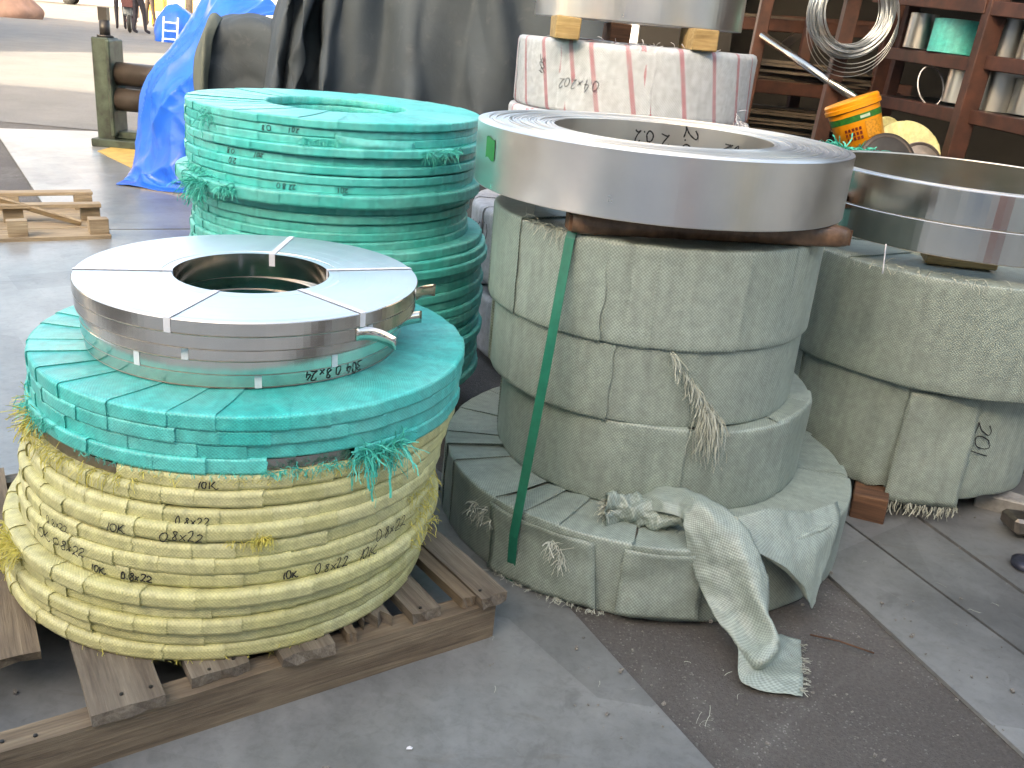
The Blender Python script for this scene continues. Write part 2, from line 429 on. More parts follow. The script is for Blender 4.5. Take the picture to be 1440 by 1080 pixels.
# front-left plate (edge runs from under the grey stack to the lower right)
plate([(.36, 1.14), (.15, 1.52), (-.10, 1.97), (-.62, 1.70), (-2.2, .95), (-2.2, .27), (.84, .27)])
plate([(-.11, 1.985), (-.90, 3.0), (-1.50, 4.38), (-1.93, 4.18), (-3.4, 3.3), (-2.2, .965), (-.64, 1.71)])
plate([(-1.51, 4.40), (-1.92, 4.20), (-2.44, 4.60), (-4.0, 6.95), (-3.3, 7.30), (1.0, 7.30), (.9, 4.8)])
# right-hand strips
plate([(.715, 1.73), (.893, 1.22), (1.14, .60), (1.45, .60), (1.12, 1.28), (.953, 1.67), (.822, 1.98), (.62, 2.40), (.47, 2.34)])
plate([(.828, 1.985), (.959, 1.675), (1.126, 1.285), (1.46, .61), (1.95, .61), (1.135, 1.71), (1.01, 2.06), (.82, 2.46), (.63, 2.41)])
plate([(1.02, 2.065), (1.145, 1.715), (2.3, .62), (3.2, 1.2), (1.5, 3.2), (.83, 2.47)])

# ---------------------------------------------------------------- wrapped coils
def section(R, Ri, t, c, ns=2, nt_=3, top_n=3):
    """rounded cross-section: (r, z, normal_r, normal_z) from the bottom outside, up, over the top, down the inside"""
    P = []
    def corner(cx, cz, a0):
        for i in range(ns+1):
            a = a0+PI/2*i/ns; P.append((cx+c*math.cos(a), cz+c*math.sin(a), math.cos(a), math.sin(a)))
    corner(R-c, c, -PI/2)
    for x in [.07]+[i/nt_ for i in range(1, nt_)]+[.93]: P.append((R, c+(t-2*c)*x, 1, 0))
    corner(R-c, t-c, 0)
    for x in [.02]+[i/top_n for i in range(1, top_n)]+[.98]: P.append((R-c+(Ri-R+2*c)*x, t, 0, 1))
    corner(Ri+c, t-c, PI/2)
    corner(Ri+c, c, PI)
    return P

def turn_mesh(R, Ri, t, w, skew, c, lift, na, seed, wr=0, wsc=12, nt_=2, top_n=3, bulge=0):
    r = random.Random(seed); S = section(R, Ri, t, c, 2, nt_, top_n); m = len(S)
    arc = [0]
    for i in range(1, m): arc.append(arc[-1]+math.dist(S[i][:2], S[i-1][:2]))
    vs = []; uv = []; off = Vector((r.uniform(0, 90), r.uniform(0, 90), r.uniform(0, 90)))
    e0, e1 = r.uniform(-.03, .03), r.uniform(-.03, .03)
    vu = r.uniform(0, .3)
    cols = [i/na for i in range(na+1)]
    for j, f in enumerate(cols+[1.0, 1.0]):          # the end column twice, so that the edge stays crisp
        last = j == na+2
        for i, (rr, z, nr, nz) in enumerate(S):
            d = lift*(.15+.85*f) if not last else -lift*.5
            if wr and not last:
                q = Vector((rr*(f-.5)*w*wsc, z*wsc*(.55 if t < .1 else .28), rr*2))+off
                d += wr*min(1, 7*f, 7*(1-f))*(noise.noise(q)+.5*noise.noise(q*2.3)+.9*(abs(noise.noise(q*1.1+Vector((5, 5, 5))))-.28))
            if bulge: d += bulge*math.sin(PI*min(1, max(0, z/t)))*(1 if nr > .5 else 0)
            k = (R-rr)/(R-Ri)
            jag = (e0*(1-f)+e1*f)*math.sin(i*1.7+seed)*w*.5
            a = ((f if not last else 1-min(.12, .004/(R*w)))-.5)*w+skew*k+jag
            rx = rr+nr*d; zz = z+nz*d*(.75 if t < .1 else .9)
            vs.append((rx*math.cos(a), rx*math.sin(a), zz)); uv.append((a*R, arc[i]+vu))
    fs = []
    for j in list(range(na))+[na+1]:
        for i in range(m-1):
            fs.append((j*m+i, (j+1)*m+i, (j+1)*m+i+1, j*m+i+1))
    b = MB(); b.add(vs, fs, uv, True); me = b.mesh('wrap_turn')
    # crisp edge at the lifted end
    for p in me.polygons:
        if p.index >= na*(m-1): p.use_smooth = False
    return me

class Family:
    def __init__(s, R, Ri, t, Nn, skew, c, lift, mat, nvar=4, na=4, wr=0, wsc=12, nt_=2, top_n=3, over=1.14, seed=0, core='core', bulge=0, vw=.38):
        s.R, s.Ri, s.t, s.N = R, Ri, t, Nn
        rw = random.Random(seed); s.step = [2*PI/Nn*(1+vw*(2*(i+.5)/nvar-1)) for i in range(nvar)]
        s.me = [turn_mesh(R, Ri, t, s.step[i]+2*PI/Nn*(over-1), skew*rw.uniform(.6, 1.4), c, lift, na, seed*50+i, wr*(1.9 if (i == 0 and t > .1) else .75), wsc, nt_, top_n, bulge) for i in range(nvar)]
        for x in s.me: x.materials.append(MT[mat])
        b = MB(); g = lift+.004
        b.lathe([(R-g, .002), (R-g, t-.004), (Ri+g, t-.004), (Ri+g, .002)], 64); s.core = b.mesh('strip_core'); s.core.materials.append(MT[core])

def wrapped_coil(name, label, group, fam, cx, cy, z, R=None, t=None, skip=(), tilt=(0, 0), jit=.0012, cat='coil', seed=0, z_jit=.0006):
    r = random.Random(seed+int(z*1000)); R = R or fam.R; t = t or fam.t
    root = tag(empty(name, (cx, cy, z), (tilt[0], tilt[1], 0)), label, cat, group)
    root.scale = (R/fam.R, R/fam.R, t/fam.t)
    link('strip_core', fam.core, None, root)
    ph = r.uniform(0, 6); seq = []; tot = 0
    while tot < 2*PI-.5*min(fam.step):
        k = r.randrange(len(fam.me)); seq.append((tot+fam.step[k]/2, k)); tot += fam.step[k]
    for pos, kk in seq:
        a = (ph+pos*2*PI/tot) % (2*PI)
        if any((a-s0) % (2*PI) < (s1-s0) % (2*PI) for s0, s1 in skip): continue
        o = link('wrap_turn', fam.me[kk], None, root)
        q = r.uniform(-jit, jit)
        o.location = (q*math.cos(a), q*math.sin(a), r.uniform(-z_jit, z_jit)); o.rotation_euler = (0, 0, a)
        o.scale = (1, 1, r.uniform(.985, 1.015))
    return root

def shreds(name, parent, mat, origins, count, length, width, droop=1.0, spread=.8, outward=None, seed=1, up=.2):
    """loose woven tapes hanging out of a torn wrap: origins are world points"""
    r = random.Random(seed); m = MB()
    inv = parent.matrix_basis.inverted() if parent else Matrix()
    if parent: inv = (Matrix.LocRotScale(parent.location, parent.rotation_euler.to_quaternion(), parent.scale)).inverted()
    for i in range(int(count*1.5)):
        p = Vector(r.choice(origins))+Vector((r.uniform(-1, 1), r.uniform(-1, 1), r.uniform(-1, 1)))*.004
        o = Vector(outward) if outward else Vector((0, -1, 0))
        d = (o+Vector((r.uniform(-1, 1), r.uniform(-1, 1), r.uniform(-1, 1)))*spread+Vector((0, 0, up))).normalized()
        L = length*r.uniform(.35, 1.1); n = 6; pts = []; sd = []
        tw = r.uniform(-2, 2); q = p.copy()
        side = d.cross(Vector((r.uniform(-1, 1), r.uniform(-1, 1), r.uniform(-1, 1)))).normalized()
        for k in range(n+1):
            pts.append(inv @ q); sd.append(side.copy())
            d = (d+Vector((r.uniform(-.45, .45), r.uniform(-.45, .45), -droop*.42+r.uniform(-.3, .3)))).normalized()
            q = q+d*(L/n)
            if q.z < .014: q.z = .014
            side = (side-d*side.dot(d)).normalized()
        m.strip(pts, width*r.uniform(.35, 1.0), sd)
    o = m.build(name, mat, parent)
    if parent: tag(o, kind='stuff')
    return o

# handwriting -------------------------------------------------------------
GL = {
 '0': [[(.3, 1), (.08, .8), (.02, .45), (.15, .08), (.38, .02), (.55, .3), (.56, .7), (.42, .95), (.28, 1)]],
 '1': [[(.3, 1), (.24, .5), (.22, 0)]],
 '2': [[(.05, .78), (.22, .98), (.46, .92), (.48, .68), (.28, .35), (.02, .05), (.25, .1), (.62, .03)]],
 '3': [[(.08, .9), (.35, 1), (.5, .8), (.25, .55), (.5, .4), (.45, .08), (.05, .05)]],
 '4': [[(.3, 1), (.02, .4), (.55, .42)], [(.42, .75), (.38, -.08)]],
 '5': [[(.5, .98), (.15, .95), (.1, .55), (.42, .55), (.48, .2), (.08, .02)]],
 '6': [[(.42, 1), (.1, .6), (.06, .2), (.3, .02), (.5, .25), (.3, .45), (.08, .3)]],
 '7': [[(.05, .95), (.5, .97), (.2, 0)]],
 '8': [[(.5, .86), (.3, 1), (.12, .8), (.42, .48), (.45, .12), (.22, 0), (.08, .2), (.35, .52), (.5, .86)]],
 'x': [[(.06, .62), (.5, .06)], [(.5, .66), (.04, .02)]],
 '.': [[(.12, .06), (.18, .0)]],
 'k': [[(.1, .95), (.06, .5), (.1, .02)], [(.62, .98), (.3, .6), (.14, .48), (.4, .3), (.72, .06), (.95, .2)]],
 '|': [[(.2, 1.1), (.2, -.1)]], ' ': [], ')': [[(.15, 1.1), (.35, .6), (.2, -.1)]], '(': [[(.35, 1.1), (.12, .6), (.3, -.1)]], 'T': [[(.0, .95), (.6, .98)], [(.3, .96), (.26, 0)]],
}
def writing(parent, text, R, a0, zc, h, w=.0022, mode='n', inner=False, mat='marker', off=.0035, seed=3):
    """marker strokes on the side of a round coil; mode n normal, f turned upside down, l lying on its side"""
    r = random.Random(seed+len(text)); m = MB(); x = 0; strokes = []
    sl = r.uniform(-.05, .4)
    for ch in text:
        wd, ht, bl = r.uniform(.8, 1.2), r.uniform(.75, 1.1), r.uniform(-.08, .08)
        for st in GL[ch]:
            P = [Vector((x+p[0]*wd+r.uniform(-.06, .06)+(p[1]-.5)*sl, p[1]*ht+r.uniform(-.06, .06)+bl, 0)) for p in st]
            strokes.append(spline(P, max(3, 3*len(P))) if len(P) > 2 else P)
        x += {'.': .35, ' ': .5, '1': .45, 'k': 1.0}.get(ch, .72)
    for st in strokes:
        L = []
        for p in st:
            q = ((p.x-x/2)*h, (p.y-.5)*h)
            if mode == 'f': q = (-q[0], -q[1])
            if mode == 'l': q = (-q[1], q[0])
            if mode == 'r': q = (q[1], -q[0])
            L.append(q)
        vs = []
        for i, q in enumerate(L):
            a = L[max(i-1, 0)]; b = L[min(i+1, len(L)-1)]
            t = Vector((b[0]-a[0], b[1]-a[1])); t = t.normalized() if t.length > 0 else Vector((1, 0))
            nn = Vector((-t.y, t.x))*w/2*r.uniform(.75, 1.15)
            for s_ in (-1, 1):
                xx, zz = q[0]+nn.x*s_, q[1]+nn.y*s_
                if inner: an = a0-xx/R; rr = R-off
                else: an = a0+xx/R; rr = R+off
                vs.append((rr*math.cos(an), rr*math.sin(an), zc+zz))
        m.add(vs, [(2*i, 2*i+1, 2*i+3, 2*i+2) for i in range(len(L)-1)])
    return m.build('marker_writing', MT[mat], parent)

ORD = ['top', 'second', 'third', 'fourth', 'fifth', 'sixth', 'seventh', 'eighth', 'ninth', 'tenth', 'eleventh', 'twelfth', 'thirteenth']
def ordw(k):
    if k < 13: return ORD[k]
    o = ['fourteenth', 'fifteenth', 'sixteenth', 'seventeenth', 'eighteenth', 'nineteenth', 'twentieth']
    if k < 20: return o[k-13]
    b = ['first', 'second', 'third', 'fourth', 'fifth', 'sixth', 'seventh', 'eighth', 'ninth']
    return ('twenty-'+b[k-20]) if k < 29 else 'thirtieth' if k == 29 else 'thirty-'+b[k-30]
# ================================================================ front pallet
PZ = PLZ
pal = tag(empty('wooden_pallet', (-.37, 1.15, PZ)), 'weathered wooden pallet with broken boards under the yellow coil stack', 'pallet')
dS = Vector((-.822, -.570, 0)).normalized(); nS = Vector((dS.y, -dS.x, 0)).normalized()
if nS.y < 0: nS = -nS
O0 = Vector((.004, 1.405, 0))
angS = math.atan2(dS.y, dS.x); angN = math.atan2(nS.y, nS.x)
def pal_box(name, s0, s1, n0, n1, z0, z1, along, mat, jit=.002, ragged=False, tilt=0, shift=0, seed=0):
    """a board of the pallet; s along the front stringer, n away from it"""
    r = random.Random(seed*7+int(s0*100)+5)
    c = O0+dS*((s0+s1)/2)+nS*((n0+n1)/2)+Vector((0, 0, (z0+z1)/2+PZ))
    L, W = (s1-s0, n1-n0) if along else (n1-n0, s1-s0); T = z1-z0
    nx, ny = 14, 4; vs = []; m = MB()
    def P(i, j, top):
        x = -L/2+L*i/nx; y = -W/2+W*j/ny
        if ragged and i == 0: x += abs(r.uniform(.01, .055))*(1 if j % 2 else .25)
        if i == 0 or i == nx: x += r.uniform(-.004, .004)
        yy = y+noise.noise(Vector((x*6+seed, y*3, 3)))*.003
        zz = (T/2 if top else -T/2)+(noise.noise(Vector((x*9+seed*3, y*20, 1)))*.0022 if top else 0)
        return (x, yy, zz)
    for top in (0, 1):
        for i in range(nx+1):
            for j in range(ny+1): vs.append(P(i, j, top))
    n1_ = (nx+1)*(ny+1); fs = []
    for i in range(nx):
        for j in range(ny):
            a = i*(ny+1)+j; fs.append((a+n1_, a+ny+1+n1_, a+ny+2+n1_, a+1+n1_)); fs.append((a, a+1, a+ny+2, a+ny+1))
    for i in range(nx):
        a = i*(ny+1); fs.append((a, a+ny+1, a+ny+1+n1_, a+n1_)); b = a+ny; fs.append((b, b+n1_, b+ny+1+n1_, b+ny+1))
    for j in range(ny):
        fs.append((j, j+n1_, j+1+n1_, j+1)); a = nx*(ny+1)+j; fs.append((a, a+1, a+1+n1_, a+n1_))
    m.add(vs, fs)
    o = m.build(name, MT[mat], pal)
    o.location = c-pal.location; o.rotation_euler = (0, tilt, (angS if along else angN)+shift)
    return o
STH = .074; BT = .019
for n0, mt in ((0, 'pallet_dark'), (.40, 'pallet'), (.80, 'pallet')):
    pal_box('stringer', -.005, 1.25, n0, n0+.042, 0, STH, True, mt, seed=int(n0*10))
for i, (s0, s1, n0, n1, mt, rag, sh) in enumerate([
    (-.004, .050, -.006, .84, 'pallet', 0, .05), (.056, .082, .01, .84, 'pallet_dark', 0, .05), (.118, .172, .008, .84, 'pallet', 0, .03),
    (.192, .240, .016, .84, 'pallet', 1, .0), (.250, .266, .008, .5, 'pallet_dark', 0, -.05), (.305, .392, -.004, .84, 'pallet', 0, .0),
    (.432, .520, .012, .84, 'pallet', 0, -.02), (.562, .662, -.006, .84, 'pallet', 0, -.02), (.70, .82, .17, .84, 'pallet_dark', 1, -.03), (.90, 1.0, .02, .84, 'pallet', 0, 0)]):
    pal_box('deck_board', s0, s1, n0, n1, STH, STH+BT, False, mt, ragged=bool(rag), shift=sh, seed=i+3)
for n0 in (.0, .80):
    pass
# nails on the boards
for s, n in ((.33, .02), (.37, .025), (.46, .03), (.50, .02), (.585, .02), (.625, .022), (.02, .02), (.14, .02), (.95, .03), (.74, .012), (.78, .02)):
    m = MB(); c = O0+dS*s+nS*n+Vector((0, 0, PZ+STH+(BT if s < .7 or s > .9 else 0)))-pal.location
    m.lathe([(.0001, .0025), (.003, .002), (.003, -.003)], 8, False); m.build('nail', MT['dark'], pal, c)

# ================================================================ yellow coils on the pallet
Z0 = PZ+STH+BT+.001
fam_y = Family(.36, .15, .0232, 31, .10, .0056, .0032, 'yellow', 8, 4, .0008, 45, 2, 3, 1.4, seed=1)
ycs = []
YT = 1.05-.64; yt = (YT-Z0)/12
prof = [(-.515, 1.515, .368), (-.51, 1.515, .364), (-.507, 1.512, .372), (-.50, 1.514, .366), (-.495, 1.512, .374), (-.486, 1.510, .356), (-.484, 1.508, .357), (-.482, 1.510, .353), (-.478, 1.512, .357), (-.472, 1.520, .354), (-.468, 1.53, .358), (-.464, 1.54, .362)]
for i in range(12):
    cx, cy, R = prof[i]; z = Z0+i*yt; skip = []
    top = 11-i
    if top == 0: skip = [(ang_at((cx, cy), z, R, 45), ang_at((cx, cy), z, R, 172))]
    if top == 3: skip = [(ang_at((cx, cy), z, R, 318), ang_at((cx, cy), z, R, 372))]
    extra = {0: ' with its wrap torn open at the left', 3: ', bare steel in a torn gap'}.get(top, '')
    lab = f'{ORD[top]} coil from the top of the yellow wrapped stack'+extra
    if top == 11: lab = 'bottom coil of the yellow wrapped stack, lying on the pallet'
    if top == 0: lab = 'top coil of the yellow wrapped stack'+extra
    c = wrapped_coil('wrapped_coil', lab, 'yellow wrapped coils on the front pallet', fam_y, cx, cy, z, R, yt*rnd.uniform(.92, .985), skip, (rnd.uniform(-.009, .009), rnd.uniform(-.009, .009)), .0010, seed=i, z_jit=.0005)
    ycs.append((c, cx, cy, z, R))
def ywrite(top, u, text, h=.0155, seed=3):
    c, cx, cy, z, R = ycs[11-top]; a = ang_at((cx, cy), z+yt/2, R, u)
    o = writing(c, text, .36, a+(seed % 7-3)*.006, .0116+(seed % 5-2)*.0006, h*(.8+.08*(seed % 6)), .0017+.0002*(seed % 5), seed=seed, off=.0050); return o
for top, u, s in ((0, 296, '10k'), (2, 270, '0.8x22'), (3, 165, '10k'), (3, 255, '0.8x22'), (4, 85, '0.8x22'), (5, 65, '10k'), (5, 100, '0.8x22'), (6, 138, '10k'), (6, 198, '0.8x22'), (6, 408, '10k'), (6, 470, '0.8x22'), (6, 515, '10k'), (5, 545, '0.8x22')):
    ywrite(top, u, s, seed=int(u))
def edge_pts(cx, cy, z, R, u0, u1, n=8):
    a = ang_at((cx, cy), z, R, u0); b = ang_at((cx, cy), z, R, u1)
    return [(cx+(R+.002)*math.cos(a+(b-a)*k/n), cy+(R+.002)*math.sin(a+(b-a)*k/n), z) for k in range(n+1)]
c, cx, cy, z, R = ycs[11]
shreds('frayed_threads', c, MT['thread_y'], edge_pts(cx, cy, z+.004, R, 35, 190, 14), 150, .035, .0016, .7, .9, (-.3, -.7, 0), 4)
shreds('frayed_threads', c, MT['thread_y'], edge_pts(cx, cy, z+.021, R-.01, 15, 60, 8), 110, .05, .0016, .4, 1.0, (-.7, -.4, .2), 5)
shreds('frayed_threads', c, MT['thread_y'], edge_pts(cx, cy, z+.018, R-.004, 200, 520, 24), 110, .016, .0013, .3, 1.0, (.1, -.8, -.2), 15)
c, cx, cy, z, R = ycs[8]
shreds('frayed_threads', c, MT['thread_y'], edge_pts(cx, cy, z+.006, R, 355, 380, 6), 70, .022, .0014, .6, .8, (0, -.7, 0), 6)
shreds('frayed_threads', c, MT['thread_y'], edge_pts(cx, cy, z+.002, R, 320, 372, 6), 30, .012, .0014, .6, .8, (0, -.7, 0), 7)
for i in (7, 6, 5, 4, 3):
    c, cx, cy, z, R = ycs[i]
    shreds('frayed_threads', c, MT['thread_y'], edge_pts(cx, cy, z+.012, R, 575, 606, 6), 26, .03, .0015, .6, .9, (.6, -.5, 0), 20+i)
for i in (4, 3):
    c, cx, cy, z, R = ycs[i]
    shreds('frayed_threads', c, MT['thread_y'], edge_pts(cx, cy, z+.012, R, 14, 32, 6), 70, .055, .0016, .5, .7, (-.8, -.4, .2), 40+i)
c, cx, cy, z, R = ycs[0]
shreds('frayed_threads', c, MT['thread_y'], edge_pts(cx, cy, z+.004, R, 120, 420, 20), 34, .012, .0013, .7, .9, (0, -.8, 0), 30)

# ================================================================ teal coils above
fam_t = Family(.363, .165, .0235, 25, .13, .0026, .0036, 'teal', 8, 5, .0004, 40, 2, 4, 1.38, seed=2, core='core_bright')
TZ = YT+.0008; tt = (1.05-.5455-TZ)/4
tcs = []
for i, (cx, cy, R) in enumerate([(-.464, 1.546, .367), (-.461, 1.545, .362), (-.458, 1.543, .364), (-.455, 1.540, .363)]):
    z = TZ+i*tt; skip = []
    if i == 0: skip = [(ang_at((cx, cy), z, R, 372), ang_at((cx, cy), z, R, 540))]
    lab = ['lowest teal wrapped coil in the front stack, torn open over bright steel', 'second teal wrapped coil up from the torn one in the front stack', 'third teal wrapped coil up from the torn one in the front stack', 'top teal wrapped coil in the front stack, under the bare steel coils'][i]
    c = wrapped_coil('wrapped_coil', lab, 'teal wrapped coils in the front stack', fam_t, cx, cy, z, R, tt*.96, skip, (0, 0), .0010, seed=20+i)
    tcs.append((c, cx, cy, z, R))
c, cx, cy, z, R = tcs[0]
shreds('frayed_threads', c, MT['thread_t'], edge_pts(cx, cy, z+.003, R, 372, 545, 20), 170, .017, .0018, .5, .8, (.1, -.6, 0), 8)
shreds('frayed_threads', c, MT['thread_t'], edge_pts(cx, cy, z+.012, R+.003, 505, 565, 14), 120, .06, .0022, .55, .9, (.2, -.8, .2), 9)
shreds('loose_tapes', c, MT['thread_t'], edge_pts(cx, cy, z+.012, R+.004, 515, 552, 4), 7, .085, .0042, .9, .35, (.1, -.7, -.4), 10, -.1)
shreds('frayed_threads', c, MT['thread_t'], edge_pts(cx, cy, z+.002, R, 110, 372, 20), 120, .010, .0012, .6, .8, (0, -.7, -.3), 11)
shreds('frayed_threads', c, MT['thread_t'], edge_pts(cx, cy, z+.018, R, 38, 75, 8), 60, .03, .0014, .5, .9, (-.6, -.6, 0), 12)

def lathe_coil(name, label, group, cx, cy, z, R, Ri, h, m_side, m_top, seed=0, ridges=30, ramp_h=.0006, gaps=0, gap_d=.004, n=160, cat='coil', wob=0):
    """bare steel coil: root with the outer face, the wound edges and the bore"""
    r = random.Random(seed); root = tag(empty(name, (cx, cy, z)), label, cat, group)
    b = MB(); b.lathe([(R-.0016, 0), (R, .0016), (R, h-.0014), (R-.0012, h)], n, False, smooth=False); b.build('outer_face', m_side, root); b.smooth = [True]*len(b.smooth)
    b = MB(); b.lathe([(Ri, h), (Ri, 0)], n, False, smooth=True); b.build('bore_face', m_side, root)
    prof = []; gp_ = {}
    rr = R; i = 0
    while i <= ridges:
        x = (R-.0012)+(Ri-R+.0012)*i/ridges
        hh = h+r.uniform(-ramp_h, ramp_h) if 0 < i < ridges else h
        prof.append((x, hh))
        if i < ridges: prof.append((x+(Ri-R)/ridges*.86, hh))
        i += 1
    G = {}
    for g in range(gaps):
        k = r.randrange(2, ridges-2); G[2*k] = (r.uniform(0, 6.28), r.uniform(.5, 1)*gap_d)
    def zf(i, a):
        z_ = wob*math.sin(a*2+i*.02)*(0 if i in (0, len(prof)-1) else 1)
        if i in G: 
            t, d = G[i]; z_ -= d*max(0, math.cos((a-t)/1.3 if abs(((a-t+PI) % (2*PI))-PI) < 2 else 0)) if abs(((a-t+PI) % (2*PI))-PI) < 2 else 0
        return z_
    b = MB(); b.lathe(prof, n, False, zf, smooth=False); b.build('wound_edge', m_top, root)
    b = MB(); b.lathe([(Ri, 0), (R, 0)], n, False); b.build('under_edge', m_top, root)
    return root

def coil_strap(root, a, R, Ri, h, w=.0105, th=.0005, mat='strap_white', full=True):
    """flat strap tied round the section of a coil at angle a"""
    b = MB(); o = .0005
    loop = [(R+o, -o), (R+o, h+o), (Ri-o, h+o), (Ri-o, -o)]
    ca, sa = math.cos(a), math.sin(a); side = Vector((-sa, ca, 0))
    P = []
    for k in range(4):
        p, q = loop[k], loop[(k+1) % 4]
        for f in (0.02, .35, .65, .98): P.append(Vector(((p[0]+(q[0]-p[0])*f)*ca, (p[0]+(q[0]-p[0])*f)*sa, p[1]+(q[1]-p[1])*f)))
    P.append(P[0]); b.strip(P, w, side); b.smooth = [False]*len(b.smooth)
    o_ = b.build('strap', MT[mat], root)
    s = o_.modifiers.new('solid', 'SOLIDIFY'); s.thickness = th; s.offset = 0
    return o_

# ================================================================ bare steel strip coils on the teal stack
SZ = TZ+4*tt+.0025; sh_ = (1.05-.43-SZ)/5
fs_ = []
SL = ['lowest bare steel strip coil, with marker writing, lying on the teal coils', 'second bare steel strip coil from below, tied with white straps',
      'third bare steel strip coil from below, in the middle of the bare pile', 'bare steel strip coil just under the topmost one of the front pile', 'topmost bare steel strip coil of the front pile, tied with white straps']
for i, (cx, cy, R, Ri) in enumerate([(-.471, 1.533, .262, .122), (-.470, 1.531, .266, .118), (-.467, 1.530, .268, .124), (-.460, 1.528, .280, .131), (-.459, 1.526, .2815, .129)]):
    c = lathe_coil('strip_coil', SL[i], 'bare strip coils of the front pile', cx, cy, SZ+i*sh_, R, Ri, sh_-.0006, MT['steel'], MT['steel_top'], i, 34, .00012, 3, .0015)
    fs_.append((c, cx, cy, SZ+i*sh_, R, Ri))
c, cx, cy, z, R, Ri = fs_[4]
def sa(u, i): return ang_at(fs_[i][1:3], fs_[i][3], fs_[i][4], u)
for a in (sa(234, 4), sa(234, 4)+1.05*1, sa(234, 4)+2.15, sa(234, 4)-1.15, sa(234, 4)+3.3): coil_strap(c, a, R, Ri, sh_)
c1, _, _, _, R1, Ri1 = fs_[1]
for u in (192, 470): coil_strap(c1, sa(u, 1), R1, Ri1, sh_)
c0, _, _, _, R0_, Ri0 = fs_[0]
for u in (362,): coil_strap(c0, sa(u, 0), R0_, Ri0, sh_)
c2, _, _, _, R2, Ri2 = fs_[2]
coil_strap(c2, sa(260, 2), R2, Ri2, sh_)
c3 = fs_[3][0]; coil_strap(c3, sa(521, 3), fs_[3][4], fs_[3][5], sh_)
writing(c0, '304 0.8x24', R0_, sa(472, 0), sh_*.48, sh_*.75, .0016, 'f', off=.001)
def strip_end(root, R, a, h, curl, length, seed=0, drop=0.):
    b = MB(); P = []
    for k in range(13):
        f = k/12; r_ = R+.0012+curl*f*f; an = a+length/R*f*(1-.5*f*(curl > .03))
        P.append(Vector((r_*math.cos(an), r_*math.sin(an), h/2-drop*f*f)))
    b.strip(P, h*.96, Vector((0, 0, 1)))
    o = b.build('strip_end', MT['steel'], root); s = o.modifiers.new('solid', 'SOLIDIFY'); s.thickness = .0009; s.offset = 0
strip_end(c3, fs_[3][4], sa(500, 3), sh_, .045, .075, drop=.012)
strip_end(c, R, sa(583, 4), sh_, .03, .055, drop=.004)
strip_end(c2, R2, sa(560, 2), sh_, .03, .05, drop=.002)

# ================================================================ grey-green stack
GX, GY = .28, 1.985
def gfam(R, Ri, t, Nn, seed, wr=.0042, lift=.0038, mat='grey', c=.0035, over=1.22, wsc=14, top_n=5, nt_=7, na=8, skew=.05, bulge=0):
    return Family(R, Ri, t, Nn, skew, c, lift, mat, 6, na, wr, wsc, nt_, top_n, over, seed, bulge=bulge, vw=.6)
GZ = [PLZ*0+.004, .165, .345, .505, .700]          # bottoms: g4, g3, g2, g1, top of g1
f4 = gfam(.462, .20, .158, 17, 31, .004, .003)
f3 = gfam(.346, .16, .178, 13, 32, .0034); f2 = gfam(.337, .16, .158, 9, 33, .0032); f1 = gfam(.349, .16, .193, 11, 34, .003)
g4 = wrapped_coil('wrapped_coil', 'widest grey-green wrapped coil, at the foot of the middle stack, its cloth torn', 'grey-green wrapped coils in the middle stack', f4, .321, 1.972, GZ[0], .462, seed=41, jit=.003)
g3 = wrapped_coil('wrapped_coil', 'grey-green wrapped coil standing on the widest torn one in the middle stack', 'grey-green wrapped coils in the middle stack', f3, .322, 2.0, GZ[1], seed=42, jit=.002)
g2 = wrapped_coil('wrapped_coil', 'grey-green wrapped coil, second from top of the middle stack, with fringed tear', 'grey-green wrapped coils in the middle stack', f2, .281, 1.998, GZ[2], seed=43, jit=.002)
g1 = wrapped_coil('wrapped_coil', 'uppermost grey-green wrapped coil of the middle stack, under brown padded timbers', 'grey-green wrapped coils in the middle stack', f1, .277, 2.0, GZ[3], seed=44, jit=.002)
# padded timbers wrapped in brown paper
def padded(u0, v0, Y0, u1, v1, Y1, zc, lab, w=.05, h=.042):
    a = pt(u0, v0, Y0); b = pt(u1, v1, Y1); a.z = b.z = zc
    c = (a+b)/2; root = tag(empty('padded_timber', c), lab, 'timber'); d = (b-a); L = d.length; d.normalize()
    m = MB(); n = 26; k_ = 12; vs = []
    side = Vector((-d.y, d.x, 0))
    for i in range(n+1):
        x = -L/2+L*i/n
        for k in range(k_):
            q = 2*PI*k/k_; cx_, cz_ = math.cos(q), math.sin(q)
            sx_ = math.copysign(abs(cx_)**.5, cx_)*w/2; sz_ = math.copysign(abs(cz_)**.5, cz_)*h/2
            f = 1+.10*noise.noise(Vector((x*40, sx_*40, sz_*40)))-(.12 if i in (0, n) else 0)
            vs.append(d*x+side*sx_*f+Vector((0, 0, sz_*min(f, 1.0))))
    fs = [(i*k_+k, i*k_+(k+1) % k_, (i+1)*k_+(k+1) % k_, (i+1)*k_+k) for i in range(n) for k in range(k_)]
    fs += [tuple(range(k_))[::-1], tuple(n*k_+k for k in range(k_))]
    m.add(vs, fs, None, True); m.build('paper_padding', MT['paper'], root)
    for e in (-1, 1):
        m = MB(); m.box(d*(e*(L/2-.004)), (.02, w*.7, h*.7), Matrix.Rotation(math.atan2(d.y, d.x), 3, 'Z')); m.build('timber_end', MT['redwood'], root)
    return root
padded(803, 305, 1.70, 1190, 320, 1.80, .722, 'brown paper padded timber under the front of the big silver coil')
padded(770, 260, 2.2, 1170, 290, 2.25, .722, 'brown paper padded timber under the back of the big silver coil')
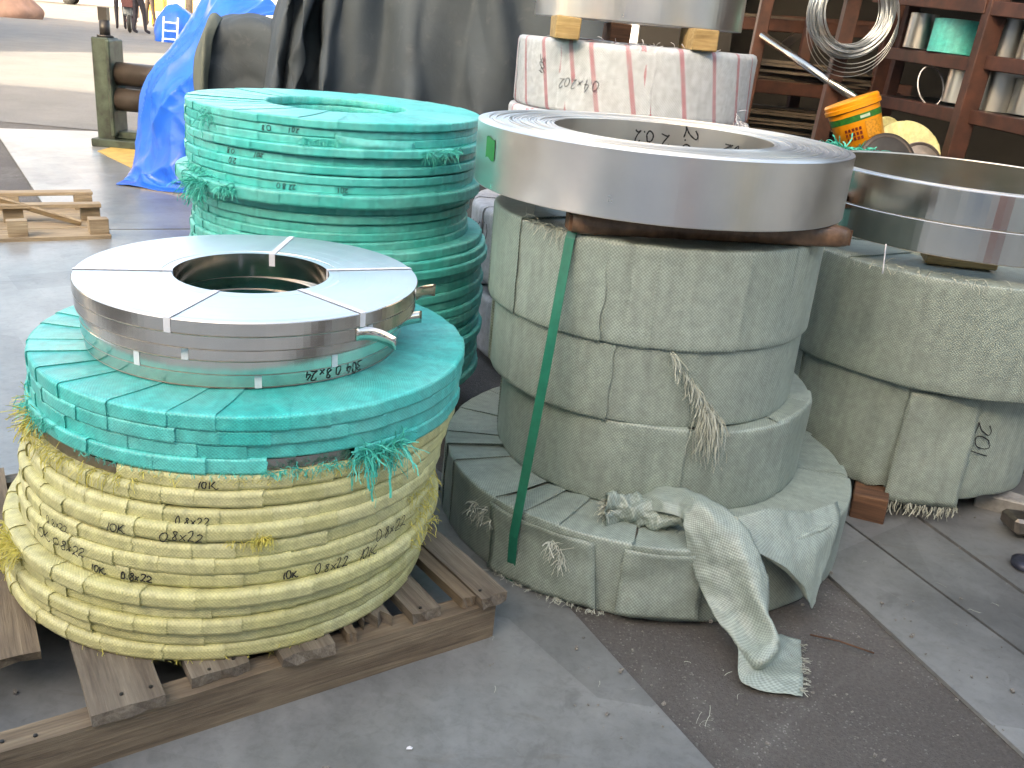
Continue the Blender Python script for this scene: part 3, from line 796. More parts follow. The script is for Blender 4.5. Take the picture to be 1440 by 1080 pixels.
# green plastic strap
S1 = []
a = ang_at((.277, 2.0), .70, .347, 806)
S1 = [Vector((.277+.30*math.cos(a), 2.0+.30*math.sin(a), .7035)), Vector((.277+.352*math.cos(a), 2.0+.352*math.sin(a), .701))]
b4 = ang_at((.321, 1.972), .165, .47, 728)
e4 = Vector((.321+.474*math.cos(b4), 1.972+.474*math.sin(b4), .160))
S1 += [Vector((.277+.358*math.cos(a), 2.0+.358*math.sin(a), .69)), S1[1]*.5+e4*.5+Vector((0, -.004, 0)), e4, e4+Vector((-.004, -.002, -.05)), e4+Vector((-.002, .0, -.154))]
m = MB(); tang = Vector((-math.sin(b4), math.cos(b4), 0)); m.strip(S1, .021, tang); m.smooth = [False]*len(m.smooth); gs = tag(m.build('strap', MT['strap_green']), 'dark green plastic strap pulled down the side of the middle stack', 'strap')
s = gs.modifiers.new('solid', 'SOLIDIFY'); s.thickness = .0012; s.offset = 0

# big silver coil
bigc = lathe_coil('strip_coil', 'big wide silver steel coil with green tape, on the middle stack', None, .266, 1.998, .7445, .386, .228, .866-.7445, MT['steel_big'], MT['steel_top'], 5, 52, .0024, 16, .010, 220, wob=.0006)
a = ang_at((.266, 1.998), .83, .386, 690)
m = MB(); W_ = .0
vs = []; nseg = 6
for k in range(nseg+1):
    an = a-.055+.11*k/nseg
    for zz in (.058, .098): vs.append((.3872*math.cos(an), .3872*math.sin(an), zz+.003*math.sin(k)))
m.add(vs, [(2*k, 2*k+2, 2*k+3, 2*k+1) for k in range(nseg)]); m.build('tape_label', plain('green_tape', (.008, .20, .045), .5, 0, 30, .15, .05), bigc)
aI = math.atan2(2.0, .27)
writing(bigc, '2.0', .228, aI-.30, .085, .035, .0035, 'r', True, off=.002); writing(bigc, '2 0.2', .228, aI+.12, .085, .03, .0035, 'f', True, off=.002, seed=9)
writing(bigc, '0.2', .228, aI-.75, .085, .026, .003, 'f', True, off=.002, seed=19)
# fringe and torn cloth on the middle stack
def ring_pt(c, R, z, u): 
    a = ang_at(c, z, R, u); return Vector((c[0]+R*math.cos(a), c[1]+R*math.sin(a), z))
tp = [ring_pt((.281, 1.998), .348, .50-.012*k, 945+6*k) for k in range(12)]
shreds('frayed_threads', g2, MT['thread_g'], tp, 120, .05, .0022, .8, .45, (.35, -.5, -.25), 51, -.1)
tp = [ring_pt((.281, 1.998), .350, .40-.008*k, 990+4*k) for k in range(5)]
shreds('frayed_threads', g2, MT['thread_g'], tp, 90, .11, .0016, 1.2, .4, (.1, -.5, -.3), 52, -.2)
def cloth(name, rows, nu, nv, parent, mat='grey', amp=.004, sc=18, th=.0012):
    o = sheet(name, rows, nu, nv, MT[mat], None, lambda p, u, v: amp*(.8*ridge(p*sc*.6)+noise.noise(p*sc)*.7+.5*noise.noise(p*sc*2.7)), th)
    if parent:
        L = Matrix.LocRotScale(parent.location, parent.rotation_euler.to_quaternion(), parent.scale)
        o.data.transform(L.inverted()); o.parent = parent
    return o
# long twisted strip that hangs to the ground
rows = [
 [pt(885, 686, 1.72), pt(888, 694, 1.69), pt(890, 700, 1.66), pt(894, 708, 1.64), pt(896, 714, 1.62)],
 [pt(915, 680, 1.68), pt(922, 690, 1.64), pt(925, 700, 1.60), pt(928, 712, 1.58), pt(930, 720, 1.57)],
 [pt(968, 690, 1.62), pt(960, 698, 1.59), pt(955, 708, 1.575), pt(955, 720, 1.56), pt(958, 728, 1.55)],
 [pt(1000, 704, 1.58), pt(984, 708, 1.55), pt(975, 720, 1.54), pt(966, 732, 1.535), pt(962, 742, 1.53)],
 [pt(1044, 736, 1.535), pt(1028, 744, 1.512), pt(1005, 754, 1.505), pt(985, 766, 1.51), pt(970, 782, 1.515)],
 [pt(1068, 784, 1.495), pt(1050, 790, 1.472), pt(1026, 802, 1.478), pt(1002, 814, 1.478), pt(984, 826, 1.482)],
 [pt(1082, 828, 1.465), pt(1066, 840, 1.435), pt(1042, 848, 1.452), pt(1014, 850, 1.455), pt(994, 846, 1.462)],
 [pt(1076, 872, 1.445), pt(1088, 880, 1.40), pt(1062, 892, 1.412), pt(1032, 884, 1.425), pt(1008, 872, 1.438)],
 [pt(1072, 896, 1.42), pt(1096, 906, 1.385), pt(1074, 930, 1.35), pt(1052, 928, 1.37), pt(1036, 904, 1.405)],
 [gp(1098, 892, .02), gp(1100, 912, .022), gp(1084, 934, .014), gp(1066, 948, .020), gp(1046, 962, .013)],
 [gp(1126, 902, .011), gp(1127, 920, .013), gp(1128, 940, .012), gp(1129, 958, .014), gp(1129, 978, .011)]]
cloth('torn_strip', rows, 30, 100, g4, 'grey', .0045, 26, .0006)
shreds('frayed_threads', g4, MT['thread_g'], [gp(1126+.1*k, 908+6.5*k, .014) for k in range(11)], 50, .02, .0016, .3, .25, (1, -.05, .0), 53, -.1)
# triangular flap
rows = [[pt(1030, 728, 1.565), pt(1080, 715, 1.60), pt(1130, 718, 1.66), pt(1178, 705, 1.73)],
        [pt(1034, 752, 1.535), pt(1085, 765, 1.55), pt(1135, 765, 1.60), pt(1182, 735, 1.69)],
        [pt(1060, 772, 1.515), pt(1098, 795, 1.525), pt(1138, 800, 1.57), pt(1168, 780, 1.65)],
        [pt(1100, 795, 1.515), pt(1118, 818, 1.53), pt(1140, 835, 1.555), pt(1155, 815, 1.60)],
        [pt(1132, 825, 1.525), pt(1137, 842, 1.535), pt(1142, 856, 1.545), pt(1147, 845, 1.56)]]
cloth('torn_flap', rows, 26, 30, g4, 'grey', .004, 16, .0007)
shreds('frayed_threads', g4, MT['thread_g'], [pt(1030+.3*k, 728+3*k, 1.555) for k in range(9)], 40, .025, .002, .3, .5, (-.8, -.5, .1), 54, 0)
# square patches on the front of the wide coil
def patch(u0, u1, z0, z1, R, dr=.006, c=(.321, 1.972), sk=0):
    a0 = ang_at(c, .1, R, u0); a1 = ang_at(c, .1, R, u1); rows = []
    for i in range(5):
        f = i/4; z = z1+(z0-z1)*f
        rows.append([Vector((c[0]+(R+dr+.003*math.sin(i*2+k)+.012*f*f)*math.cos(a0+(a1-a0)*(k/4+sk*f)), c[1]+(R+dr+.003*math.sin(i*2+k)+.012*f*f)*math.sin(a0+(a1-a0)*(k/4+sk*f)), z)) for k in range(5)])
    return rows
cloth('torn_flap', patch(872, 985, .018, .155, .463), 14, 14, g4, 'grey', .003, 25)
cloth('torn_flap', patch(690, 835, .014, .15, .462, .005, sk=.08), 14, 14, g4, 'grey', .004, 22)
shreds('frayed_threads', g4, MT['thread_g'], [ring_pt((.321, 1.972), .482, .016, 690+9*k) for k in range(18)], 110, .025, .0015, .9, .8, (-.1, -.6, -.3), 55, -.1)
shreds('frayed_threads', g4, MT['thread_g'], [ring_pt((.321, 1.972), .468, .10+.01*(k % 4), 662+3*k) for k in range(10)], 60, .035, .0016, .6, .9, (-.5, -.6, 0), 56)
shreds('frayed_threads', g4, MT['thread_g'], [ring_pt((.321, 1.972), .475, .135-.005*k, 775+3*k) for k in range(7)], 40, .04, .0018, .6, .7, (0, -.7, 0), 57)
# crumpled knot of cloth on the shelf of the wide coil
rows = []
kc = pt(905, 700, 1.62); kc.z = .185
for i in range(7):
    f = i/6; rows.append([kc+Vector(((f-.5)*.15, -.02+.02*math.sin(f*5), .0))+Vector((0, math.cos(q)*.028*(1.1-f*.4), math.sin(q)*.022*(1.1-f*.4))) for q in [2*PI*k/8 for k in range(9)]])
cloth('crumpled_cloth', rows, 40, 40, g4, 'grey', .016, 34, .0007)
shreds('frayed_threads', g4, MT['thread_g'], [kc+Vector((-.07, -.03+.006*k, .0)) for k in range(8)], 90, .03, .0018, .5, .9, (-.5, -.5, .2), 58)
shreds('frayed_threads', g1, MT['thread_g'], [ring_pt((.277, 2.0), .348, .70, 745+5*k) for k in range(12)], 46, .04, .0016, .6, 1.0, (0, -.6, .1), 59)

# ================================================================ right-hand stack
RX, RY = 1.10, 2.38
fr2 = gfam(.335, .15, .27, 12, 61, .005); fr1 = gfam(.405, .18, .262, 11, 62, .004)
rg2 = wrapped_coil('wrapped_coil', 'lower grey-green wrapped coil of the right stack, with a fringed cloth flap', 'grey-green wrapped coils in the right stack', fr2, 1.045, 2.36, .075, seed=61)
rg1 = wrapped_coil('wrapped_coil', 'upper grey-green wrapped coil of the right stack, below the polished coils', 'grey-green wrapped coils in the right stack', fr1, 1.10, 2.385, .347, seed=62)
cloth('torn_flap', patch(1248, 1345, .055, .335, .337, .007, (1.045, 2.36)), 14, 18, rg2, 'grey', .0025, 18)
shreds('frayed_threads', rg2, MT['thread_g'], [ring_pt((1.045, 2.36), .362, .058, 1244+5.5*k) for k in range(19)], 90, .032, .0024, .8, .25, (-.1, -.35, -.9), 63, -.2)
writing(rg2, '201', .335, ang_at((1.045, 2.36), .25, .337, 1380), .155, .045, .003, 'r', off=.009)
def block(name, lab, c, d, rz, mat, group=None):
    m = MB(); m.box((0, 0, 0), d, None, .003); o = m.build(name, MT[mat], None, c, (0, 0, rz)); bevel(o, .003); return tag(o, lab, 'block', group)
block('timber_block', 'reddish timber block under the left foot of the right stack', gp(1222, 712, .04)+Vector((.03, .08, .0)), (.08, .20, .064), -.35, 'redwood')
block('timber_block', 'reddish timber block under the right foot of the right stack', Vector((1.22, 2.38, .040)), (.08, .30, .064), .1, 'redwood')
block('timber_block', 'orange-brown timber block between the right stack and its polished coils', Vector((1.02, 2.17, .632)), (.16, .07, .036), -.15, 'block')
block('timber_block', 'timber block holding up the far side of the polished coils', Vector((1.15, 2.6, .632)), (.2, .08, .036), .1, 'block')
for i, (z, h, lab) in enumerate(((.651, .072, 'lower polished steel coil on the right stack'), (.724, .076, 'upper polished steel coil on the right stack, with a wide open bore'))):
    c = lathe_coil('strip_coil', lab, 'polished coils on the right stack', 1.105, 2.385, z, .388-.003*i, .345, h, MT['steel_polish'], MT['steel_top'], 70+i, 8, .0016, 3, .006, 160)
shreds('frayed_threads', rg1, MT['thread_g'], [ring_pt((1.10, 2.385), .40, .612, 1180+16*k) for k in range(16)], 46, .03, .0018, .6, .9, (0, -.6, .1), 64)
m = MB(); m.tube(spline([pt(1246, 343, 1.98), pt(1244, 360, 1.975), pt(1241, 385, 1.97)], 8), .0016, 6); m.build('loose_cord', MT['strap_white'], rg1).data.transform(Matrix.Translation(-Vector((1.10, 2.385, .347))))
# scrap by the right stack
m = MB(); p = gp(1410, 715, .03); m.box((0, 0, 0), (.16, .06, .045), None, .006); bevel(tag(m.build('concrete_block', plain('pale_concrete', (.33, .32, .30), .8, 0, 30, .4, .5), None, p+Vector((.03, .03, 0)), (.1, 0, -.5)), 'small pale concrete block at the right edge by the stack', 'block'), .004)
m = MB(); p = gp(1432, 795, .012); m.lathe([(.035, 0), (.035, .012), (.02, .016), (.001, .016)], 20, False, smooth=True); tag(m.build('iron_cap', plain('blue_grey_iron', (.05, .055, .08), .4, .5), None, p+Vector((.02, 0, 0))), 'small dark blue iron cap on the plate at the right edge', 'cap')
m = MB(); p = gp(1425, 765, .012)
m.box((0, 0, 0), (.10, .07, .05), None, .012); m.box((.04, .03, .02), (.07, .05, .06), None, .012); bevel(tag(m.build('scrap_lump', MT['core'], None, p+Vector((.06, .05, .025))), 'dull brown lump of scrap metal beside the right stack', 'scrap'), .008)

# ================================================================ back-left teal stack
BX, BY = -.511, 2.45
fam_b = Family(.37, .178, .0205, 27, .10, .0030, .0022, 'teal', 7, 4, .0006, 40, 2, 4, 1.38, seed=5)
fam_bd = Family(.37, .15, .0205, 30, .10, .0032, .0026, 'teal_dull', 7, 4, .0008, 40, 2, 4, 1.38, seed=6)
z = 1.05-.228; k = 0
tops = []
layers = [(.020, 0, 0, .368, 'b')]+[(.0205, rnd.uniform(-.006, .006), rnd.uniform(-.006, .006), .366+rnd.uniform(-.006, .006), 'b') for _ in range(7)]
layers += [(.030, -.01, 0, .386, 'd')]+[(.0205, .0+rnd.uniform(-.004, .004), 0, .368+rnd.uniform(-.004, .004), 'd') for _ in range(5)]
layers += [(.0225, .028, .0, .392+rnd.uniform(-.006, .006), 'd') for _ in range(17)]
for k, (t, ox, oy, R, w) in enumerate(layers):
    z -= t
    if z < .0: break
    if k >= 14: R = .384+.006*math.sin(k*2.1); ox = .016+.005*math.sin(k*1.3)
    elif k >= 9: R = .354+.004*math.sin(k*2.1); ox = -.004
    lab = f'teal wrapped coil, {ordw(k)} from the top of the far teal stack'
    if k == 0: lab = 'topmost teal wrapped coil of the far stack, its open bore showing'
    if k == 8: lab = 'dusty teal wrapped coil, thicker and wider, jutting from the far stack'
    c = wrapped_coil('wrapped_coil', lab, 'teal wrapped coils in the far stack', fam_b if w == 'b' else fam_bd, BX+ox, BY+oy, z, R, t*.93, (), (rnd.uniform(-.004, .004), rnd.uniform(-.004, .004)), .0006, seed=80+k)
    tops.append((c, BX+ox, BY+oy, z, R, t))
    if k in (1, 4, 5, 7): 
        for u, s in {1: ((375, '0.8'), (415, '201')), 4: ((325, '0.8'), (365, '201')), 5: ((330, '2.0'),), 7: ((405, '22.8.0'), (483, '201'))}[k]:
            writing(c, s, .37, ang_at((BX, BY), z, .37, u), .0105, .013, .0018, 'f', off=.003, seed=u)
for k, u0, u1, n, L in ((1, 287, 300, 30, .05), (2, 430, 480, 50, .03), (3, 600, 640, 60, .05), (8, 272, 292, 110, .06), (8, 310, 330, 60, .035), (0, 285, 310, 10, .03), (10, 272, 285, 60, .045), (7, 270, 290, 40, .04)):
    c, cx, cy, z, R, t = tops[k]
    shreds('frayed_threads', c, MT['thread_t'], edge_pts(cx, cy, z+t*.6, R, u0, u1, 8), n, L, .002, .6, .8, (-.3 if u0 < 320 else .1, -.7, .1), 90+k+u0)
c, cx, cy, z, R, t = tops[2]
rows = []
for i in range(6):
    f = i/5; row = []
    for q in range(5):
        an = ang_at((cx, cy), z, R, 470+22*i); rr = R+.004+.010*math.sin(PI*f)*math.sin(PI*q/4)
        row.append(Vector((cx+rr*math.cos(an), cy+rr*math.sin(an), z-.006+.028*q/4+.010*(.5-f))))
    rows.append(row)
cloth('loose_wrap', rows, 10, 20, c, 'teal', .003, 40)
# red and dark debris behind the front stack
# ================================================================ white striped stack behind
fw1 = Family(.40, .17, .21, 9, .05, .012, .002, 'white', 5, 8, .003, 12, 5, 4, 1.25, 101)
fw2 = Family(.44, .18, .21, 14, .03, .015, .004, 'white_plain', 5, 6, .006, 16, 5, 4, 1.25, 102)
w1 = wrapped_coil('wrapped_coil', 'upper white woven wrapped coil with red stripes, behind the silver coil', 'white wrapped coils at the back', fw1, .305, 3.22, .815, .385, .205, seed=101)
w2 = wrapped_coil('wrapped_coil', 'second white wrapped coil with red stripes, partly hidden behind the silver coil', 'white wrapped coils at the back', fw1, .30, 3.2, .600, .395, .212, seed=102)
w3 = wrapped_coil('wrapped_coil', 'dirty white wrapped coil with marker writing, in the gap behind the teal stack', 'white wrapped coils at the back', fw2, .26, 3.08, .275, .44, .235, seed=103)
w4 = wrapped_coil('wrapped_coil', 'lowest dirty white wrapped coil, in the gap near the ground', 'white wrapped coils at the back', fw2, .27, 3.08, .03, .43, .20, seed=104)
for x in (.0, .3, .6): block('timber_block', f'reddish timber spacer between the white wrapped coils, {["left", "middle", "right"][int(x*3.4)]} one', Vector((x+.02, 3.05, .556)), (.07, .5, .082), .05, 'redwood', 'spacers between the white coils')
writing(w3, '(201)', .44, ang_at((.26, 3.08), .42, .44, 677), .15, .045, .004, 'n', off=.012)
a = ang_at((.305, 3.22), .92, .375, 810)
writing(w1, '0.4x202', .40, a+.03, .085, .030, .0022, 'f', off=.007); writing(w1, '304', .40, ang_at((.305, 3.22), .92, .375, 768), .13, .026, .0024, 'r', off=.007)
shreds('frayed_threads', w1, MT['strap_white'], [ring_pt((.305, 3.22), .37, .85-.01*k, 1030+1.5*k) for k in range(9)], 80, .06, .003, .6, .7, (.6, -.5, 0), 105)
shreds('frayed_threads', w1, MT['strap_white'], [ring_pt((.305, 3.22), .37, 1.022, 850+14*k) for k in range(12)], 50, .03, .002, .4, 1, (0, -.4, .2), 106)
m = MB(); m.lathe([(.31, 0), (.31, .22), (.14, .22), (.14, 0)], 96, True, smooth=False)
def steel_cyl(name, lab, c, R, Ri, h, mat, n=120, seed=0):
    return lathe_coil(name, lab, None, c[0], c[1], c[2], R, Ri, h, MT[mat], MT['steel_top'], seed, 14, .001, 2, .004, n)
steel_cyl('strip_coil', 'pale steel coil on wooden blocks above the red-striped white coil', (.30, 3.25, 1.085), .335, .2, .24, 'steel_big', seed=9)
for u, Y, lab in ((795, 2.95, 'yellow timber block under the left of the pale steel coil'), (985, 2.95, 'yellow timber block under the right of the pale steel coil'), (868, 3.52, 'timber block under the far side of the pale steel coil')):
    p = pt(u, 40, Y); p.z = 1.053
    block('timber_block', lab, p, (.075, .2, .062), .06, 'redwood' if 'far' in lab else 'block', 'blocks under the pale steel coil')

# ================================================================ tarpaulins
def crease(p, sc, amp):
    d, _ = noise.voronoi(p*sc); return amp*(d[1]-d[0])
cover = tag(empty('covered_machine', (-.9, 4.7, 0)), 'bulky machine hidden under a dark grey canvas tarpaulin behind the stacks', 'covered machine')
def big_sheet(name, rows, nu, nv, mat, parent, disp, th=.004):
    o = sheet(name, rows, nu, nv, MT[mat], None, disp, th)
    if parent: o.data.transform(Matrix.Translation(-parent.location)); o.parent = parent
    return o
cols = [(372, 4.75), (384, 4.45), (398, 4.62), (415, 4.40), (432, 4.55), (452, 4.36), (470, 4.5), (500, 4.42), (540, 4.46), (575, 4.34), (600, 4.46), (640, 4.42), (668, 4.34), (690, 4.45), (715, 4.38), (745, 4.45), (800, 4.42), (860, 4.5), (900, 4.5)]
rows = []
for v, sq, dy in ((-170, .60, .35), (-120, .68, .18), (-40, .82, .06), (60, .95, .0), (160, 1.02, -.05), (260, 1.06, -.1), (380, 1.08, -.12)):
    row = []
    for i, (u, Y) in enumerate(cols):
        uu = 560+(u-560)*sq+(0 if i > 2 else -6*(sq-1)*10*0); YY = 4.45+(Y-4.45)*(min(1.5, .5+sq*.9) if i < 6 else .55)+dy+.06*math.sin(i*1.7+v*.011)
        row.append(pt(uu, v, YY))
    rows.append(row)
big_sheet('tarpaulin', rows, 120, 60, 'tarp_grey', cover, lambda p, u, v: .05*ridge(Vector((p.x*1.6+p.z*.35, p.y, p.z*.45)))+.02*ridge(Vector((p.x*3.5-p.z*1.2, p.y*2, p.z*1.3+5)))+.006*noise.noise(p*9))
# lower left part with its rolled-over edge
rows = [[pt(296, 40, 5.3), pt(312, 22, 5.25), pt(345, 15, 5.2), pt(390, 24, 5.1), pt(440, 30, 4.95)],
        [pt(284, 58, 5.0), pt(302, 34, 4.95), pt(340, 31, 4.92), pt(390, 34, 4.88), pt(440, 36, 4.85)],
        [pt(276, 95, 4.93), pt(300, 80, 4.88), pt(340, 80, 4.9), pt(390, 80, 4.85), pt(440, 80, 4.8)],
        [pt(278, 160, 4.9), pt(306, 130, 4.86), pt(345, 130, 4.88), pt(390, 130, 4.83), pt(440, 130, 4.78)],
        [pt(285, 215, 4.88), pt(312, 215, 4.86), pt(350, 215, 4.86), pt(390, 215, 4.8), pt(440, 215, 4.75)],
        [pt(285, 300, 4.8), pt(315, 302, 4.78), pt(350, 302, 4.78), pt(390, 302, 4.75), pt(440, 302, 4.7)]]
big_sheet('tarpaulin', rows, 60, 50, 'tarp_grey', cover, lambda p, u, v: .035*ridge(Vector((p.x*2+p.z*.9, p.y, p.z*.8)))+.014*ridge(p*4.5)+.004*noise.noise(p*11))
rows = [[pt(312, 28, 5.0), pt(300, 22, 4.98), pt(292, 30, 4.97)], [pt(302, 45, 4.86), pt(288, 40, 4.82), pt(280, 55, 4.9)], [pt(296, 80, 4.8), pt(284, 75, 4.76), pt(273, 85, 4.88)],
        [pt(292, 130, 4.8), pt(283, 130, 4.75), pt(273, 130, 4.88)], [pt(298, 180, 4.82), pt(288, 180, 4.77), pt(280, 180, 4.88)], [pt(304, 250, 4.82), pt(294, 250, 4.77), pt(286, 250, 4.88)]]
big_sheet('tarpaulin_hem', rows, 14, 40, 'tarp_olive', cover, lambda p, u, v: .02*ridge(Vector((p.x*3, p.y*3, p.z*1.1)))+.008*noise.noise(p*7))
mach = tag(empty('rolling_machine', (-2.75, 6.45, 0)), 'old green plate rolling machine with dark rollers beside the blue tarpaulin', 'machine')
blue = [[pt(300, -30, 6.3), pt(320, -28, 6.0), pt(345, -16, 5.7), pt(380, 0, 5.35), pt(400, 20, 5.2)],
        [pt(276, 10, 6.25), pt(296, 8, 5.9), pt(318, 8, 5.6), pt(345, 18, 5.3), pt(372, 28, 5.15)],
        [pt(254, 45, 6.2), pt(276, 45, 5.8), pt(294, 45, 5.5), pt(312, 40, 5.25), pt(335, 42, 5.1)],
        [pt(230, 82, 6.12), pt(256, 82, 5.65), pt(276, 80, 5.4), pt(292, 75, 5.2), pt(305, 80, 5.1)],
        [pt(203, 118, 6.05), pt(232, 122, 5.52), pt(258, 125, 5.34), pt(282, 118, 5.2), pt(300, 125, 5.15)],
        [pt(195, 162, 5.95), pt(226, 168, 5.46), pt(256, 172, 5.28), pt(282, 172, 5.22), pt(300, 172, 5.2)],
        [pt(189, 215, 5.75), pt(220, 222, 5.40), pt(254, 226, 5.24), pt(285, 226, 5.22), pt(300, 226, 5.2)],
        [pt(183, 246, 5.55), pt(214, 254, 5.32), pt(252, 261, 5.22), pt(284, 265, 5.22), pt(300, 265, 5.2)],
        [gp(163, 259, .012), gp(206, 266, .012), gp(250, 272, .012), gp(284, 275, .012), gp(300, 276, .012)]]
bt = sheet('blue_tarpaulin', blue, 130, 190, MT['tarp_blue'], None, lambda p, u, v: -(.055*ridge(Vector((p.x*2.2+p.z*.9, p.y*2.0, p.z*.6)))+.042*ridge(Vector((p.x*3.4-p.z*2.2, p.y*3, p.z*2.0)))+.007*ridge(p*7))*min(1, .25+u*4)*(1 if v < .93 else .25), .004, origin=gp(230, 270))
tag(bt, 'crumpled bright blue tarpaulin hanging from the machine to the ground', 'tarpaulin')
# machine: end frame, screw pin, rollers, base
def part(name, parent, mat, f, bev=.004):
    m = MB(); f(m); o = m.build(name, MT[mat], parent)
    o.data.transform(Matrix.Translation(-Vector(parent.location))); 
    if bev: bevel(o, bev)
    return o
a = pt(155, 70, 6.62); b = gp(152, 196)
part('end_frame', mach, 'green_paint', lambda m: (m.box((-3.00, 6.68, .39), (.125, .16, .68)), m.box((-2.93, 6.66, .40), (.03, .22, .64))), .008)
part('base', mach, 'green_paint', lambda m: (m.box((-2.72, 6.68, .035), (.72, .30, .055)), m.box((-2.70, 6.68, .09), (.60, .14, .05))), .006)
part('screw_pin', mach, 'dark', lambda m: (m.tube([(-2.995, 6.68, .73), (-2.995, 6.68, .84)], .035, 12), m.box((-2.995, 6.68, .88), (.06, .05, .085)), m.tube([(-2.995, 6.68, .73), (-2.995, 6.68, .745)], .055, 12)), 0)
for zz, yy in ((.50, 6.66), (.33, 6.64), (.36, 6.85)):
    part('roller', mach, 'roller', lambda m: m.tube([(-2.95, yy, zz), (-1.6, yy, zz)], .078, 28), 0)
m = MB(); ps = [gp(137, 212, .012), gp(190, 198, .012), gp(190, 238, .012), gp(178, 232, .012)]
m.add([p-ps[0] for p in ps]+[p-ps[0]-Vector((0, 0, .006)) for p in ps], [(3, 2, 1, 0), (0, 1, 5, 4), (1, 2, 6, 5), (2, 3, 7, 6), (3, 0, 4, 7)])
tag(m.build('cardboard_sheet', plain('yellow_cardboard', (.50, .34, .10), .7, 0, 12, .3, .2), None, ps[0]), 'yellowish cardboard sheet lying under the edge of the blue tarpaulin', 'cardboard')

# ================================================================ small pallet at the left
sp = tag(empty('wooden_pallet', gp(60, 335, PLZ)), 'small pale wooden pallet lying upside down at the left edge', 'pallet')
q0, q1, q2, q3 = gp(157, 336, PLZ), gp(150, 290, PLZ), gp(-120, 300, PLZ), gp(-120, 345, PLZ)
ex = (q3-q0); Lp = ex.length; ex.normalize(); ey = Vector((-ex.y, ex.x, 0)); 
if ey.y < 0: ey = -ey
def spb(name, s0, s1, n0, n1, z0, z1, mat='pallet_light'):
    m = MB(); m.box((0, 0, 0), (s1-s0, n1-n0, z1-z0), None, .002); c = q0+ex*((s0+s1)/2)+ey*((n0+n1)/2)+Vector((0, 0, (z0+z1)/2))
    o = m.build(name, MT[mat], sp, c-sp.location, (0, 0, math.atan2(ex.y, ex.x))); bevel(o, .002); return o
for n0, n1 in ((0, .17), (.18, .34), (.35, .50), (.51, .62)): spb('deck_board', 0, Lp, n0, n1, 0, .016)
for n in (.02, .30, .56):
    for s in (.0, .32, .62): spb('block', s+.005, s+.085, n, n+.06, .0165, .085)
for n in (.27, .565): spb('runner', 0, Lp, n, n+.065, .0855, .103)
m = MB(); m.beam(q0+ex*.10+ey*.20+Vector((0, 0, .03)), q0+ex*.42+ey*.33+Vector((0, 0, .12)), .03, .012); o = m.build('broken_slat', MT['pallet_light'], sp); o.data.transform(Matrix.Translation(-sp.location))

# ================================================================ racks
lean = .045
def post(root, u, v, Y, w, d, z0=0.0, z1=2.5, mat='rack', name='post', ln=None):
    p = pt(u, v, Y); l = lean if ln is None else ln
    a = Vector((p.x+(z0-p.z)*l, p.y, z0)); b = Vector((p.x+(z1-p.z)*l, p.y, z1))
    m = MB(); m.beam(a, b, w, d); o = m.build(name, MT[mat], root); o.data.transform(Matrix.Translation(-root.location)); bevel(o, .003); return o
def rail(root, a, b, w=.05, d=.06, name='rail', mat='rack'):
    m = MB(); m.beam(a, b, d, w, Vector((0, 0, 1))); o = m.build(name, MT[mat], root); o.data.transform(Matrix.Translation(-root.location)); bevel(o, .003); return o
rackL = tag(empty('storage_rack', (1.1, 4.6, 0)), 'rust-red steel rack of flat bars behind the silver coil', 'rack')
post(rackL, 1062, 80, 4.6, .055, .05); post(rackL, 1128, 90, 5.0, .055, .05); post(rackL, 1178, 90, 4.15, .06, .055); post(rackL, 1246, 70, 4.75, .06, .05)
for v0, v1, Y in ((122, 138, 4.75), (36, 46, 5.05), (-45, -30, 4.75)):
    rail(rackL, pt(1040, v0-4, Y), pt(1262, v1+2, Y+.1))
for v0, v1, Y in ((112, 126, 5.5), (30, 40, 5.6)):
    rail(rackL, pt(1040, v0-4, Y), pt(1280, v1+2, Y))
m = MB(); m.beam(pt(1102, 64, 5.4), pt(1128, 44, 5.4), .04, .03); o = m.build('brace', MT['roller'], rackL); o.data.transform(Matrix.Translation(-rackL.location))
MT['bar'] = plain('dull_flat_bar', (.10, .08, .06), .6, .3, 12, .4, .2)
bi = 0
for (v, n, u0, u1, Y, lab) in ((113, 7, 1042, 1160, 4.85, 'dull flat steel bar stacked on the middle rail of the bar rack'), (127, 6, 1165, 1250, 4.8, 'dull flat steel bar stacked beside the hanging wire coil'), (33, 3, 1045, 1150, 5.15, 'dull flat steel bar lying on the upper rail of the bar rack'), (182, 8, 1040, 1180, 4.9, 'dull flat steel bar in the dark bottom of the bar rack')):
    for k in range(n):
        a = pt(u0+rnd.uniform(-4, 4), v-k*4.6-4, Y+rnd.uniform(-.06, .06)); b = pt(u1, v-k*4.6+(u1-u0)*.105-4, Y+rnd.uniform(-.06, .06))
        m = MB(); c = (a+b)/2; m.beam(a-c, b-c, .012, .10, Vector((0, 0, 1))); o = m.build('flat_bar', MT['bar'], None, c); tag(o, lab, 'bar', lab.replace('dull flat steel bar', 'flat bars'))
rackR = tag(empty('storage_rack', (1.9, 3.9, 0)), 'rust-red steel shelf rack holding small steel rolls at the right edge', 'rack')
post(rackR, 1372, 110, 3.65, .068, .06, .63); post(rackR, 1560, 120, 3.1, .068, .06, .0); post(rackR, 1262, 90, 4.55, .05, .05, .0)
